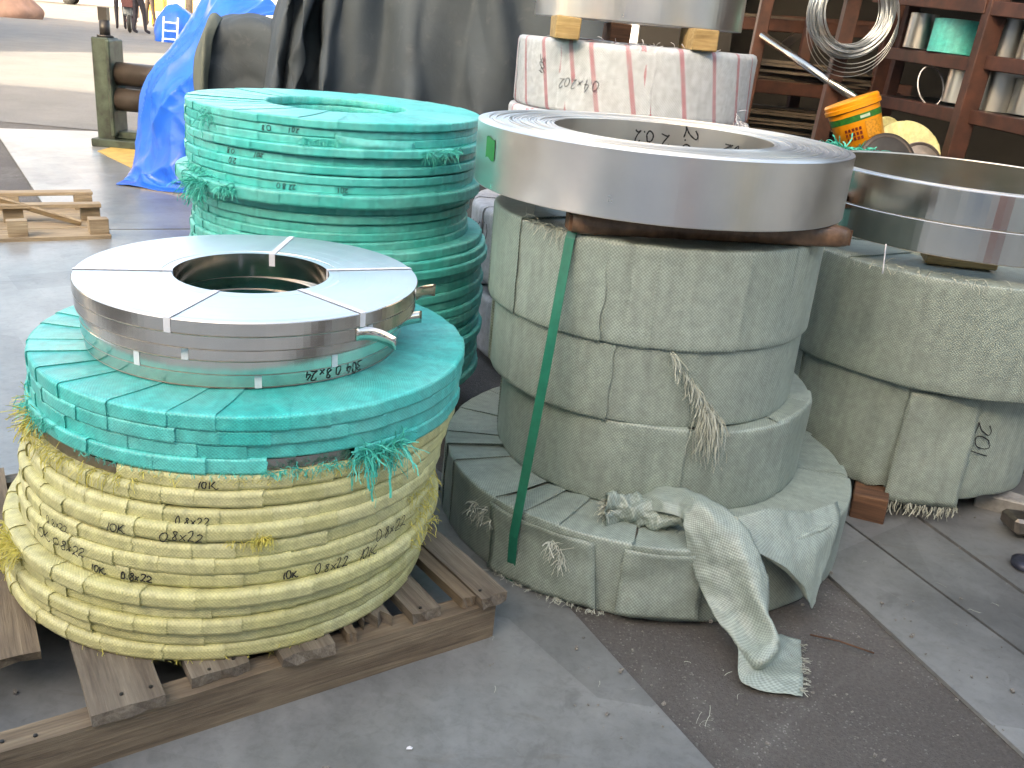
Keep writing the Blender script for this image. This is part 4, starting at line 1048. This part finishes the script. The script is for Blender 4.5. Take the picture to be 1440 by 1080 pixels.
for (u0, v0, Y0, u1, v1, Y1) in ((1236, -5, 4.45, 1395, 10, 3.66), (1248, 74, 4.45, 1384, 93, 3.66), (1232, 140, 4.45, 1356, 165, 3.66), (1400, 12, 3.64, 1580, 30, 3.15), (1390, 88, 3.64, 1560, 112, 3.15), (1368, 164, 3.64, 1540, 200, 3.15)):
    a, b = pt(u0, v0, Y0), pt(u1, v1, Y1); rail(rackR, a, b, .055, .05)
    d = Vector((.55, .45, 0)).normalized()*.5
    m = MB(); m.add([a+Vector((0, 0, .022)), b+Vector((0, 0, .022)), b+d+Vector((0, 0, .022)), a+d+Vector((0, 0, .022)), a+Vector((0, 0, .012)), b+Vector((0, 0, .012)), b+d+Vector((0, 0, .012)), a+d+Vector((0, 0, .012))], [(0, 1, 2, 3), (7, 6, 5, 4), (0, 4, 5, 1), (2, 6, 7, 3)])
    o = m.build('shelf_board', MT['dark'], rackR); o.data.transform(Matrix.Translation(-rackR.location))
def roll(u, v, Y, R, h, lab, mat='roll_steel', lay=False):
    p = pt(u, v, Y); root = tag(empty('steel_roll', p, (0, lean, 0)), lab, 'roll', 'small rolls on the shelf rack')
    m = MB(); m.lathe([(R, 0), (R, h)], 40, False, smooth=True); m.build('outer_face', MT[mat], root)
    prof = []
    for k in range(9): x = R-(R*.45)*k/8; prof += [(x, h+(.001 if k % 2 else 0)), (x-R*.03, h+(.001 if k % 2 else 0))]
    prof += [(R*.5, 0)]
    m = MB(); m.lathe(prof, 40, False); m.build('wound_edge', MT['steel_top'] if 'steel' in mat else MT[mat], root)
    return root
roll(1288, 68, 4.22, .055, .135, 'slim bright steel roll beside the green wrapped roll on the top shelf')
roll(1345, 77, 4.02, .115, .125, 'green wrapped roll on the upper shelf of the rack', 'teal_dull')
roll(1408, 82, 3.74, .075, .135, 'bright steel roll right of the leaning post on the upper shelf')
roll(1456, 88, 3.6, .07, .13, 'bright steel roll at the right edge of the upper shelf')
roll(1350, 146, 3.98, .075, .13, 'dull steel roll left of the leaning post on the lower shelf')
roll(1394, 156, 3.74, .09, .15, 'wide bright steel roll right of the leaning post on the lower shelf')
roll(1446, 163, 3.62, .075, .125, 'dull steel roll at the right edge of the lower shelf')
# hoop
m = MB(); c = pt(1309, 121, 4.05); n = 40; R_ = .082
m.tube([(R_*math.cos(2*PI*k/n)*1.0, .3*R_*math.sin(2*PI*k/n), R_*.92*math.sin(2*PI*k/n)) for k in range(n)], .0028, 6, False, True)
tag(m.build('wire_hoop', MT['strap_white'], None, c, (0, .15, .5)), 'thin pale wire hoop leaning on the lower shelf', 'hoop')
# hanging wire coil
MT['wire'] = plain('galvanised_wire', (.62, .66, .68), .32, .95, 40, .15, .05)
wc = pt(1198, 14, 4.05); root = tag(empty('wire_coil', wc, (0, lean, .12)), 'coil of shiny galvanised wire hanging on the rack post', 'wire coil')
r = random.Random(5)
def loop(m, R, dx, dz, y, rad, ov=1, n=44):
    m.tube([(dx+R*math.cos(2*PI*k/n)*ov, y+.004*math.sin(k*.7+R*90), dz+R*math.sin(2*PI*k/n)) for k in range(n)], rad, 5, False, True)
m = MB()
for k in range(80):
    t = r.random(); R = .128+.045*t; loop(m, R*r.uniform(.985, 1.01), r.uniform(-.006, .006), -r.uniform(0, .012), r.uniform(-.05, .04), .0023)
m.build('wound_wire', MT['wire'], root)
m = MB()
for k in range(4): loop(m, .172+.006*k, .012+.006*k, -.030-.011*k, -.04+.02*k, .0017)
m.build('loose_loops', MT['wire'], root)
m = MB(); m.tube([pt(1072, 50, 4.55)-pt(1140, 96, 4.25), pt(1140, 96, 4.25)-pt(1140, 96, 4.25), pt(1203, 139, 4.0)-pt(1140, 96, 4.25)], .0175, 20)
tag(m.build('steel_pipe', MT['steel_polish'], None, pt(1140, 96, 4.25)), 'shiny chrome steel pipe leaning diagonally through the bar rack', 'pipe')
# bench of oddments in front of the racks
bench = tag(empty('work_bench', (1.45, 3.75, 0)), 'dark low bench of oddments below the shelf rack', 'bench')
part('bench_top', bench, 'dark', lambda m: m.box((1.55, 3.75, .60), (1.5, .9, .06)))
for x in (.9, 2.2):
    for y in (3.4, 4.1): part('leg', bench, 'dark', lambda m: m.box((x, y, .285), (.06, .06, .57)))
# bucket
bk = pt(1212, 203, 3.62); root = tag(empty('paint_bucket', bk, (-.16, -.40, .1)), 'orange plastic bucket with a green band, tipped on the bench', 'bucket')
m_or = plain('orange_plastic', (.78, .30, .012), .35, 0, 20, .12, .03); m_gr = plain('green_print', (.02, .16, .025), .4, 0, 60, .5, 0); m_rd = plain('dark_red_print', (.16, .015, .01), .4, 0, 60, .3, 0)
m = MB(); m.lathe([(.075, 0), (.084, .006), (.094, .135)], 48, False, smooth=True); m.lathe([(.0001, .001), (.075, 0)], 48, False); m.build('body', m_or, root)
m = MB(); m.lathe([(.094, .135), (.101, .136), (.102, .150), (.098, .152), (.099, .166), (.094, .172), (.08, .173), (.0001, .171)], 48, False, smooth=False); m.build('lid', m_or, root)
m = MB(); m.lathe([(.0915, .093), (.0930, .116)], 48, False, smooth=True); m.build('green_band', m_gr, root)
m = MB(); m.lathe([(.0955, .133), (.0957, .1355)], 48, False, smooth=True); m.build('rim_line', m_rd, root)
m = MB(); m.lathe([(.0920, .0995), (.0930, .1095)], 14, False, a0=-1.75, a1=-1.35); m.build('band_mark', plain('pale_print', (.5, .6, .5), .5), root)
m = MB(); rr = random.Random(4)
for row in range(3):
    for k in range(5):
        a = -2.45+.14*k; z_ = .028+.017*row; R_ = .0865+.0105*z_/.135+.0018
        w_ = .045; m.lathe([(R_, z_), (R_+.0008, z_+.011)], 2, False, a0=a, a1=a+w_*2); 
m.build('print_block', m_rd, root)
m = MB(); 
m.lathe([(.0875, .025), (.0925, .085)], 10, False, smooth=True, a0=-1.62, a1=-.9); m.build('label_panel', plain('amber_print', (.60, .27, .02), .45, 0, 120, .5, 0), root)
# leaning yellow wrapped disc, dark discs
fam_l = Family(.135, .05, .03, 18, .05, .006, .0015, 'yellow', 3, 3, .0008, 40, 2, 3, seed=77)
d0 = wrapped_coil('wrapped_coil', 'yellow wrapped coil leaning on edge beside the orange bucket', None, fam_l, 0, 0, 0, seed=5); d0.location = pt(1268, 222, 3.66); d0.rotation_euler = (1.25, .12, -.1)
d1 = wrapped_coil('wrapped_coil', 'small yellow wrapped coil seen edge-on behind the orange bucket', None, fam_l, 0, 0, 0, .11, seed=6); d1.location = pt(1240, 205, 3.86); d1.rotation_euler = (1.3, .1, .5)
for u, v, Y, R, lab in ((1246, 228, 3.5, .105, 'dark grey disc leaning in front of the yellow leaning coil'), (1292, 232, 3.57, .085, 'grey metal disc in front of the leaning yellow coil')):
    root = tag(empty('metal_disc', pt(u, v, Y), (1.15, .1, 0)), lab, 'disc')
    m = MB(); m.lathe([(.02, 0), (R, 0), (R, .012), (R*.55, .016), (.02, .016)], 48, True); m.build('disc', MT['core' if 'metal' in lab else 'dark'], root)
    m = MB(); m.lathe([(R*.96, .0125), (R*.9, .0165), (R*.84, .0135)], 48, False, smooth=True); m.build('rim', MT['roller'], root)
r = random.Random(8)
for k in range(9):
    m = MB(); m.box((0, 0, 0), (r.uniform(.06, .16), r.uniform(.03, .08), r.uniform(.015, .04)), None, .008)
    o = m.build('scrap_piece', MT[r.choice(['dark', 'roller', 'bar', 'core'])], None, (1.45+.09*k+r.uniform(-.03, .03), 3.45+r.uniform(-.08, .08), .652+r.uniform(0, .02)), (r.uniform(-.3, .3), r.uniform(-.3, .3), r.uniform(0, 3)))
    tag(o, 'small offcut of scrap metal piled on the bench by the rack post', 'scrap', 'scrap offcuts on the bench'); bevel(o, .003)
# green rags below the bucket
sh = shreds('rag_threads', None, MT['thread_t'], [pt(1160+9*k, 203+2*k, 3.45) for k in range(9)], 110, .06, .006, .6, .9, (0, -.5, .3), 120)
tag(sh, 'tangle of green and pale twine on the bench under the orange bucket', 'twine', kind='stuff')

# ================================================================ shed round the racks
shed = tag(empty('shed', (2.5, 6.2, 0)), 'open-fronted dark storage shed behind the racks', 'shed')
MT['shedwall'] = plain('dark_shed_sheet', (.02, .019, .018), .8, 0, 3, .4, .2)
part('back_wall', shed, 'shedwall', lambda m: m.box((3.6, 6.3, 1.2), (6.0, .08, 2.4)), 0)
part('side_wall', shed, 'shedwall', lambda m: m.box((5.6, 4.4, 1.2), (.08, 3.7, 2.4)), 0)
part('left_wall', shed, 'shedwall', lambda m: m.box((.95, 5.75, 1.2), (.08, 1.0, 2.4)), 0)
part('roof', shed, 'shedwall', lambda m: m.box((3.55, 4.65, 2.45), (5.0, 3.5, .06)), 0)  # unseen roof, brought forward and lowered to keep the racks dark

# ================================================================ far yard
MT['cloth_dark'] = plain('dark_clothes', (.022, .02, .03), .8, 0, 20, .4, .2)
MT['cloth_brown'] = plain('dark_brown_clothes', (.035, .022, .018), .8, 0, 20, .4, .2)
MT['skin'] = plain('skin', (.42, .26, .18), .55, 0, 20, .15, 0)
MT['hair'] = plain('black_hair', (.01, .009, .008), .6, 0, 60, .3, .2)
def person(loc, rz, lab, mat, pose):
    """one continuous skinned figure"""
    V = []; Ed = []; Rd = []
    def v(p, r, par=None):
        V.append(p); Rd.append(r)
        if par is not None: Ed.append((par, len(V)-1))
        return len(V)-1
    pel = v((0, 0, .93), .15); ch = v((0, pose.get('lean', .02), 1.18), .145, pel); sh_ = v((0, pose.get('lean', .02)*1.6, 1.40), .15, ch)
    nk = v((0, pose.get('lean', .02)*1.8, 1.50), .055, sh_); hd = v((0, pose.get('lean', .02)*2+.01, 1.60), .088, nk); v((0, pose.get('lean', .02)*2+.01, 1.70), .085, hd)
    for s in (-1, 1):
        hip = v((s*.09, 0, .86), .10, pel); kn = v((s*.10+pose.get('k', 0), .03+s*pose.get('st', .05), .48), .068, hip); an = v((s*.10, -.01+s*pose.get('st', .05)*1.8, .09), .045, kn); v((s*.11, .12+s*pose.get('st', .05)*1.8, .045), .04, an)
        so_ = v((s*.20, .02, 1.40), .06, sh_); el = v((s*.26, .02+pose.get('arm', .05), 1.14), .048, so_); wr_ = v((s*.22, .10+pose.get('arm', .05)*3, .95), .035, el); v((s*.21, .14+pose.get('arm', .05)*3, .88), .04, wr_)
    me = bpy.data.meshes.new('person'); me.from_pydata(V, Ed, [])
    o = link('person', me, MT[mat], None, loc, (0, 0, rz)); me.materials.append(MT['skin'])
    sk = o.modifiers.new('skin', 'SKIN'); sl = me.skin_vertices[0].data
    for i, rr in enumerate(Rd): sl[i].radius = (rr, rr*.82)
    sl[0].use_root = True
    o.modifiers.new('sub', 'SUBSURF').levels = 2; o.modifiers['sub'].render_levels = 2
    m = MB(); y = pose.get('lean', .02)*2-.005
    m.lathe([(.09, -.02), (.096, .05), (.075, .12), (.03, .145), (.001, .148)], 16, False, smooth=True); m.build('hair', MT['hair'], o, (0, y, 1.62))
    m = MB(); m.lathe([(.062, -.09), (.078, -.05), (.083, 0), (.07, .05)], 16, False, smooth=True, a0=.3, a1=PI-.3); m.build('face', MT['skin'], o, (0, y+.022, 1.63))
    return tag(o, lab, 'person')
fz = .004
p0 = gp(171, 42, fz); person(p0, .4, 'person in dark clothes at the left of the scooter across the yard', 'cloth_dark', {'st': .02, 'arm': .03})
p1 = gp(197, 48, fz); person(p1, -.6, 'person in dark clothes at the right of the scooter across the yard', 'cloth_dark', {'st': .06, 'arm': .06})
p2 = gp(213, 38, fz); person(p2, 2.6, 'person in dark brown clothes near the distant blue heap', 'cloth_brown', {'st': .04, 'lean': .06})
sc_ = tag(empty('scooter', gp(183, 46, fz), (0, 0, .3)), 'parked scooter between the two people in dark clothes', 'scooter')
MT['rubber'] = plain('rubber', (.02, .02, .02), .7); MT['grey_plastic'] = plain('grey_plastic', (.22, .25, .28), .4); MT['maroon'] = plain('maroon_plastic', (.10, .03, .035), .4)
def torus(m, c, R, r_, n=24):
    m.tube([(c[0], c[1]+R*math.cos(2*PI*k/n), c[2]+R*math.sin(2*PI*k/n)) for k in range(n)], r_, 8, False, True)
for y in (0, 1.15):
    m = MB(); torus(m, (0, y, .22), .175, .045); w_ = m.build('wheel', MT['rubber'], sc_)
    m = MB(); m.tube([(-.04, y, .22), (.04, y, .22)], .12, 16); m.build('rim', MT['grey_plastic'], w_)
m = MB(); m.tube([(0, .0, .25), (0, .12, .7), (0, .22, 1.0)], [.05, .055, .04], 10); m.tube([(-.32, .22, 1.02), (0, .24, 1.04), (.32, .22, 1.02)], .016, 8); m.build('fork_and_handlebar', MT['grey_plastic'], sc_)
m = MB(); m.add([(-.15, .10, .42), (.15, .10, .42), (.17, .20, .95), (-.17, .20, .95), (-.16, .26, .40), (.16, .26, .40), (.15, .28, .95), (-.15, .28, .95)], [(0, 1, 2, 3), (5, 4, 7, 6), (1, 5, 6, 2), (4, 0, 3, 7), (3, 2, 6, 7), (1, 0, 4, 5)]); bevel(m.build('front_shield', MT['grey_plastic'], sc_), .03)
m = MB(); m.box((0, -.02, .72), (.30, .24, .22)); bevel(m.build('basket', MT['maroon'], sc_), .01)
m = MB(); m.box((0, .62, .28), (.26, .6, .09)); m.box((0, 1.0, .52), (.28, .55, .36)); bevel(m.build('body', MT['maroon'], sc_), .04)
m = MB(); m.box((0, .95, .74), (.26, .6, .09)); bevel(m.build('saddle', MT['rubber'], sc_), .03)
# blue heap, ladder, pole, orange thing
def heap(name, lab, c, rx, ry, h, mat, seed, cat):
    m = MB(); vs = []; nu, nv = 40, 16
    for j in range(nv+1):
        for i in range(nu):
            a = 2*PI*i/nu; f = j/nv; rr = (1-f**2.2)**.5 if f < 1 else 0
            p = Vector((math.cos(a)*rx*rr, math.sin(a)*ry*rr, h*f)); q = p+Vector((seed, 0, 0))
            k = 1+.16*noise.noise(q*2)+.22*abs(noise.noise(Vector((a*3, f*.8, seed))))
            vs.append(Vector((p.x*k, p.y*k, p.z*(1+.12*noise.noise(q*3)))))
    m.add(vs, [(j*nu+i, j*nu+(i+1) % nu, (j+1)*nu+(i+1) % nu, (j+1)*nu+i) for j in range(nv) for i in range(nu)], None, True)
    return tag(m.build(name, MT[mat], None, c), lab, cat)
hc = gp(240, 60, fz)+Vector((0, .5, 0)); heap('blue_heap', 'distant heap of goods under a blue tarpaulin', hc, .5, .45, .8, 'tarp_blue', 3, 'covered heap')
lad = tag(empty('ladder', gp(240, 60, fz)+Vector((.05, -.18, 0)), (-.25, 0, 0)), 'white step ladder leaning on the distant blue heap', 'ladder')
for x in (-.16, .16):
    m = MB(); m.box((x, 0, .28), (.03, .03, .56)); m.build('rail', MT['strap_white'], lad)
for zz in (.08, .26, .44): m = MB(); m.box((0, 0, zz), (.29, .028, .03)); m.build('rung', MT['strap_white'], lad)
m = MB(); p = gp(252, 58, fz); m.tube([(0, 0, 0), (.05, 0, 1.0), (.0, 0, 2.6)], [.10, .085, .09], 10); tag(m.build('wooden_post', MT['pallet'], None, p+Vector((.12, .3, 0))), 'bare wooden post behind the distant blue heap', 'post')
heap('goods_heap', 'heap of orange and yellow goods behind the distant people', gp(238, 34, fz)+Vector((0, 2.0, 0)), 1.4, .6, 1.5, 'block', 6, 'heap')
m = MB(); m.box((0, 0, .75), (.5, .3, .6)); m.tube([(-.2, 0, 0), (-.2, 0, .46)], .03, 8); m.tube([(.2, 0, 0), (.2, 0, .46)], .03, 8); bevel(tag(m.build('orange_box', m_or, None, gp(203, 36, fz)+Vector((0, 1.2, 0))), 'orange box on legs behind the distant people', 'box'), .04)
heap('covered_bale', 'bale under a tan cover at the far left edge', gp(0, 24, fz)+Vector((-.6, .8, 0)), 1.15, .8, .85, 'tarp_tan', 9, 'bale')
# far parked car
car = tag(empty('parked_car', gp(62, 3, fz), (0, 0, .3)), 'dark parked car far across the yard', 'car')
MT['car'] = plain('dark_car_paint', (.03, .03, .035), .25); MT['glass'] = plain('car_glass', (.02, .025, .03), .08)
m = MB(); prof_ = [(-2.1, .3), (-2.15, .7), (-1.9, .9), (-1.2, .98), (-.7, 1.42), (.8, 1.45), (1.5, 1.0), (2.1, .9), (2.15, .35)]
vs = [(x, y, z_) for y in (-.85, .85) for x, z_ in prof_]; k = len(prof_)
m.add(vs, [tuple(range(k)), tuple(range(2*k-1, k-1, -1))]+[(i, i+k, (i+1) % k+k, (i+1) % k) for i in range(k)]); bevel(m.build('body', MT['car'], car), .06, 2)
for x in (-1.35, 1.35):
    for y in (-.82, .82):
        m = MB(); m.tube([(x, y-.1, .32), (x, y+.1, .32)], .32, 20); m.build('wheel', MT['rubber'], car)
for y in (-.86, .86): m = MB(); m.box((.05, y, 1.2), (1.6, .02, .32)); m.build('window', MT['glass'], car)
# white wall and buildings
MT['white_wall'] = plain('white_plaster', (.62, .61, .58), .8, 0, 2, .15, .1); MT['pink_wall'] = plain('pinkish_plaster', (.42, .33, .30), .8, 0, 2, .2, .1)
MT['pane'] = plain('window_glass', (.03, .04, .05), .1); MT['shutter'] = plain('roller_shutter', (.28, .30, .32), .45, .4, 4, .15, .1)
def building(name, lab, x0, x1, y0, y1, h, wall, face, bays, storeys, door='shutter', alt=None):
    c = Vector(((x0+x1)/2, (y0+y1)/2, 0)); root = tag(empty(name, c), lab, 'building')
    m = MB(); m.box((0, 0, h/2), (x1-x0, y1-y0, h)); m.build('wall', MT[wall], root)
    m = MB(); m.box((0, 0, h+.12), (x1-x0+.5, y1-y0+.5, .24)); m.build('roof', MT['shedwall'], root)
    yf = (y0-c.y-.03) if face == 'front' else (y1-c.y+.03); s = -1 if face == 'front' else 1
    bw = (x1-x0)/bays; sh = h/storeys
    for i in range(bays):
        x = -(x1-x0)/2+bw*(i+.5)
        mt = MT[(alt[i % len(alt)] if alt else door)]
        m = MB(); m.box((x, yf, sh*.42), (bw*.62, .08, sh*.84)); d = m.build('door', mt, root)
        m = MB(); m.box((x+bw*.24, yf+s*.06, sh*.4), (.06, .05, .3)); m.build('handle', MT['dark'], d)
        for k in range(1, storeys):
            m = MB(); m.box((x, yf, sh*k+sh*.5), (bw*.5, .10, sh*.55)); w = m.build('window', MT['white_wall'], root)
            m = MB(); m.box((x-bw*.12, yf+s*.055, sh*k+sh*.5), (bw*.2, .03, sh*.47)); m.box((x+bw*.12, yf+s*.055, sh*k+sh*.5), (bw*.2, .03, sh*.47)); m.build('pane', MT['pane'], w)
    return root
MT['door_red'] = plain('red_door', (.35, .05, .035), .5); MT['door_amber'] = plain('amber_door', (.55, .32, .08), .5); MT['door_blue'] = plain('blue_door', (.06, .12, .25), .5)  # door colours picked as streaks for the steel to mirror
building('yard_building', 'long pinkish building across the far side of the yard', -60, 30, 62, 72, 9, 'pink_wall', 'front', 18, 3)
building('yard_building', 'white walled building behind the blue tarpaulin', -9.2, 14, 31, 37, 5, 'white_wall', 'front', 7, 2)
# added, unseen block behind the photographer: shades the stacks, gives the steel reflections
building('yard_building', 'added pale block behind the viewer, put there to shade the stacks', -45, 45, -14, -5.2, 5.6, 'white_wall', 'back', 34, 2, alt=['dark', 'door_amber', 'shutter', 'dark', 'door_red', 'shutter', 'dark', 'door_blue', 'white_wall'])
building('yard_building', 'added side building out of view at the left, placed to cast the far band of shade', -42, -11.5, 5.8, 17.2, 4.8, 'white_wall', 'front', 7, 2)  # unseen, added and sized for the shade band across the far yard

# drums and a cabinet added out of view, to colour the silver coils' reflections
def drum(loc, mat, lab):
    root = tag(empty('reflection_drum', loc), lab, 'drum')
    m = MB(); m.lathe([(.27, 0), (.29, .01), (.285, .29), (.295, .30), (.285, .31), (.285, .58), (.295, .59), (.285, .60), (.29, .87), (.27, .88)], 40, False, smooth=True); m.build('shell', mat, root)
    m = MB(); m.lathe([(.28, .865), (.27, .855), (.0001, .855)], 40, False); m.build('lid', mat, root)
drum((.95, -1.6, .004), plain('red_drum_paint', (.34, .10, .08), .5), 'added red steel drum behind the viewer, for a streak in the silver coil')
drum((2.55, -.35, .004), plain('yellow_drum_paint', (.55, .44, .20), .5), 'added yellow steel drum beside the viewer, for a streak in the silver coil')
root = tag(empty('reflection_cabinet', (3.3, .75, 0)), 'white steel cabinet at the viewer\'s right, mirrored in the silver coil', 'cabinet')  # added out of view as something pale for the steel to reflect
m = MB(); m.box((0, 0, .9), (.5, .9, 1.8)); bevel(m.build('body', MT['white_wall'], root), .01)
for y in (-.225, .225):
    m = MB(); m.box((-.262, y, .9), (.02, .43, 1.7)); d = m.build('door', MT['white_wall'], root)
    m = MB(); m.box((-.285, y*.25, .95), (.02, .02, .15)); m.build('handle', MT['dark'], d)

# ================================================================ grit and litter on the floor
r = random.Random(11); m = MB()
for k in range(260):
    if r.random() < .6: x, y = r.uniform(.15, 1.0), r.uniform(.8, 1.7)
    else: x, y = r.uniform(-.9, 1.6), r.uniform(.7, 2.4)
    sz = r.choice([.0012, .0016, .002, .0025, .004])*r.uniform(.7, 1.4)
    m.box((x, y, .010+sz*.3), (sz*r.uniform(1, 2.2), sz, sz*.7), Matrix.Rotation(r.uniform(0, 3), 3, 'Z'), sz*.2, r)
tag(m.build('floor_grit', plain('grit', (.26, .24, .21), .9, 0, 300, .7, 0)), 'scattered grit and small chips on the floor plates', 'grit', kind='stuff')
sh = shreds('floor_threads', None, MT['thread_g'], [(r.uniform(-.1, .5), r.uniform(1.2, 1.56), .012) for _ in range(40)]+[(r.uniform(.5, 1.3), r.uniform(1.6, 2.1), .012) for _ in range(20)], 22, .04, .0012, .5, 1, (1, 0, 0), 130, 0)
tag(sh, 'loose pale threads littering the floor round the grey stack', 'threads', kind='stuff')
for u, v, lab in ((722, 796, 'small pale wood splinter at the foot of the green strap'), (575, 1052, 'tiny white paper scrap on the plate in front of the pallet'), (1180, 905, 'thin rusty wire offcut on the right floor plate')):
    m = MB(); 
    if 'wire' in lab: m.tube([(-.05, .02, 0), (0, .004, .003), (.06, -.02, 0)], .0018, 6)
    elif 'paper' in lab: m.add([(-.004, -.003, 0), (.005, -.003, .001), (.006, .002, 0), (.001, .003, .002), (-.003, .002, 0)], [(0, 1, 3), (1, 2, 3), (0, 3, 4)])
    else: m.beam((-.03, .0, .002), (.03, .012, .004), .006, .004)
    tag(m.build('litter', MT['redwood'] if 'wire' in lab else MT['strap_white'] if 'paper' in lab else MT['pallet_light'], None, gp(u, v, .011)), lab, 'litter')
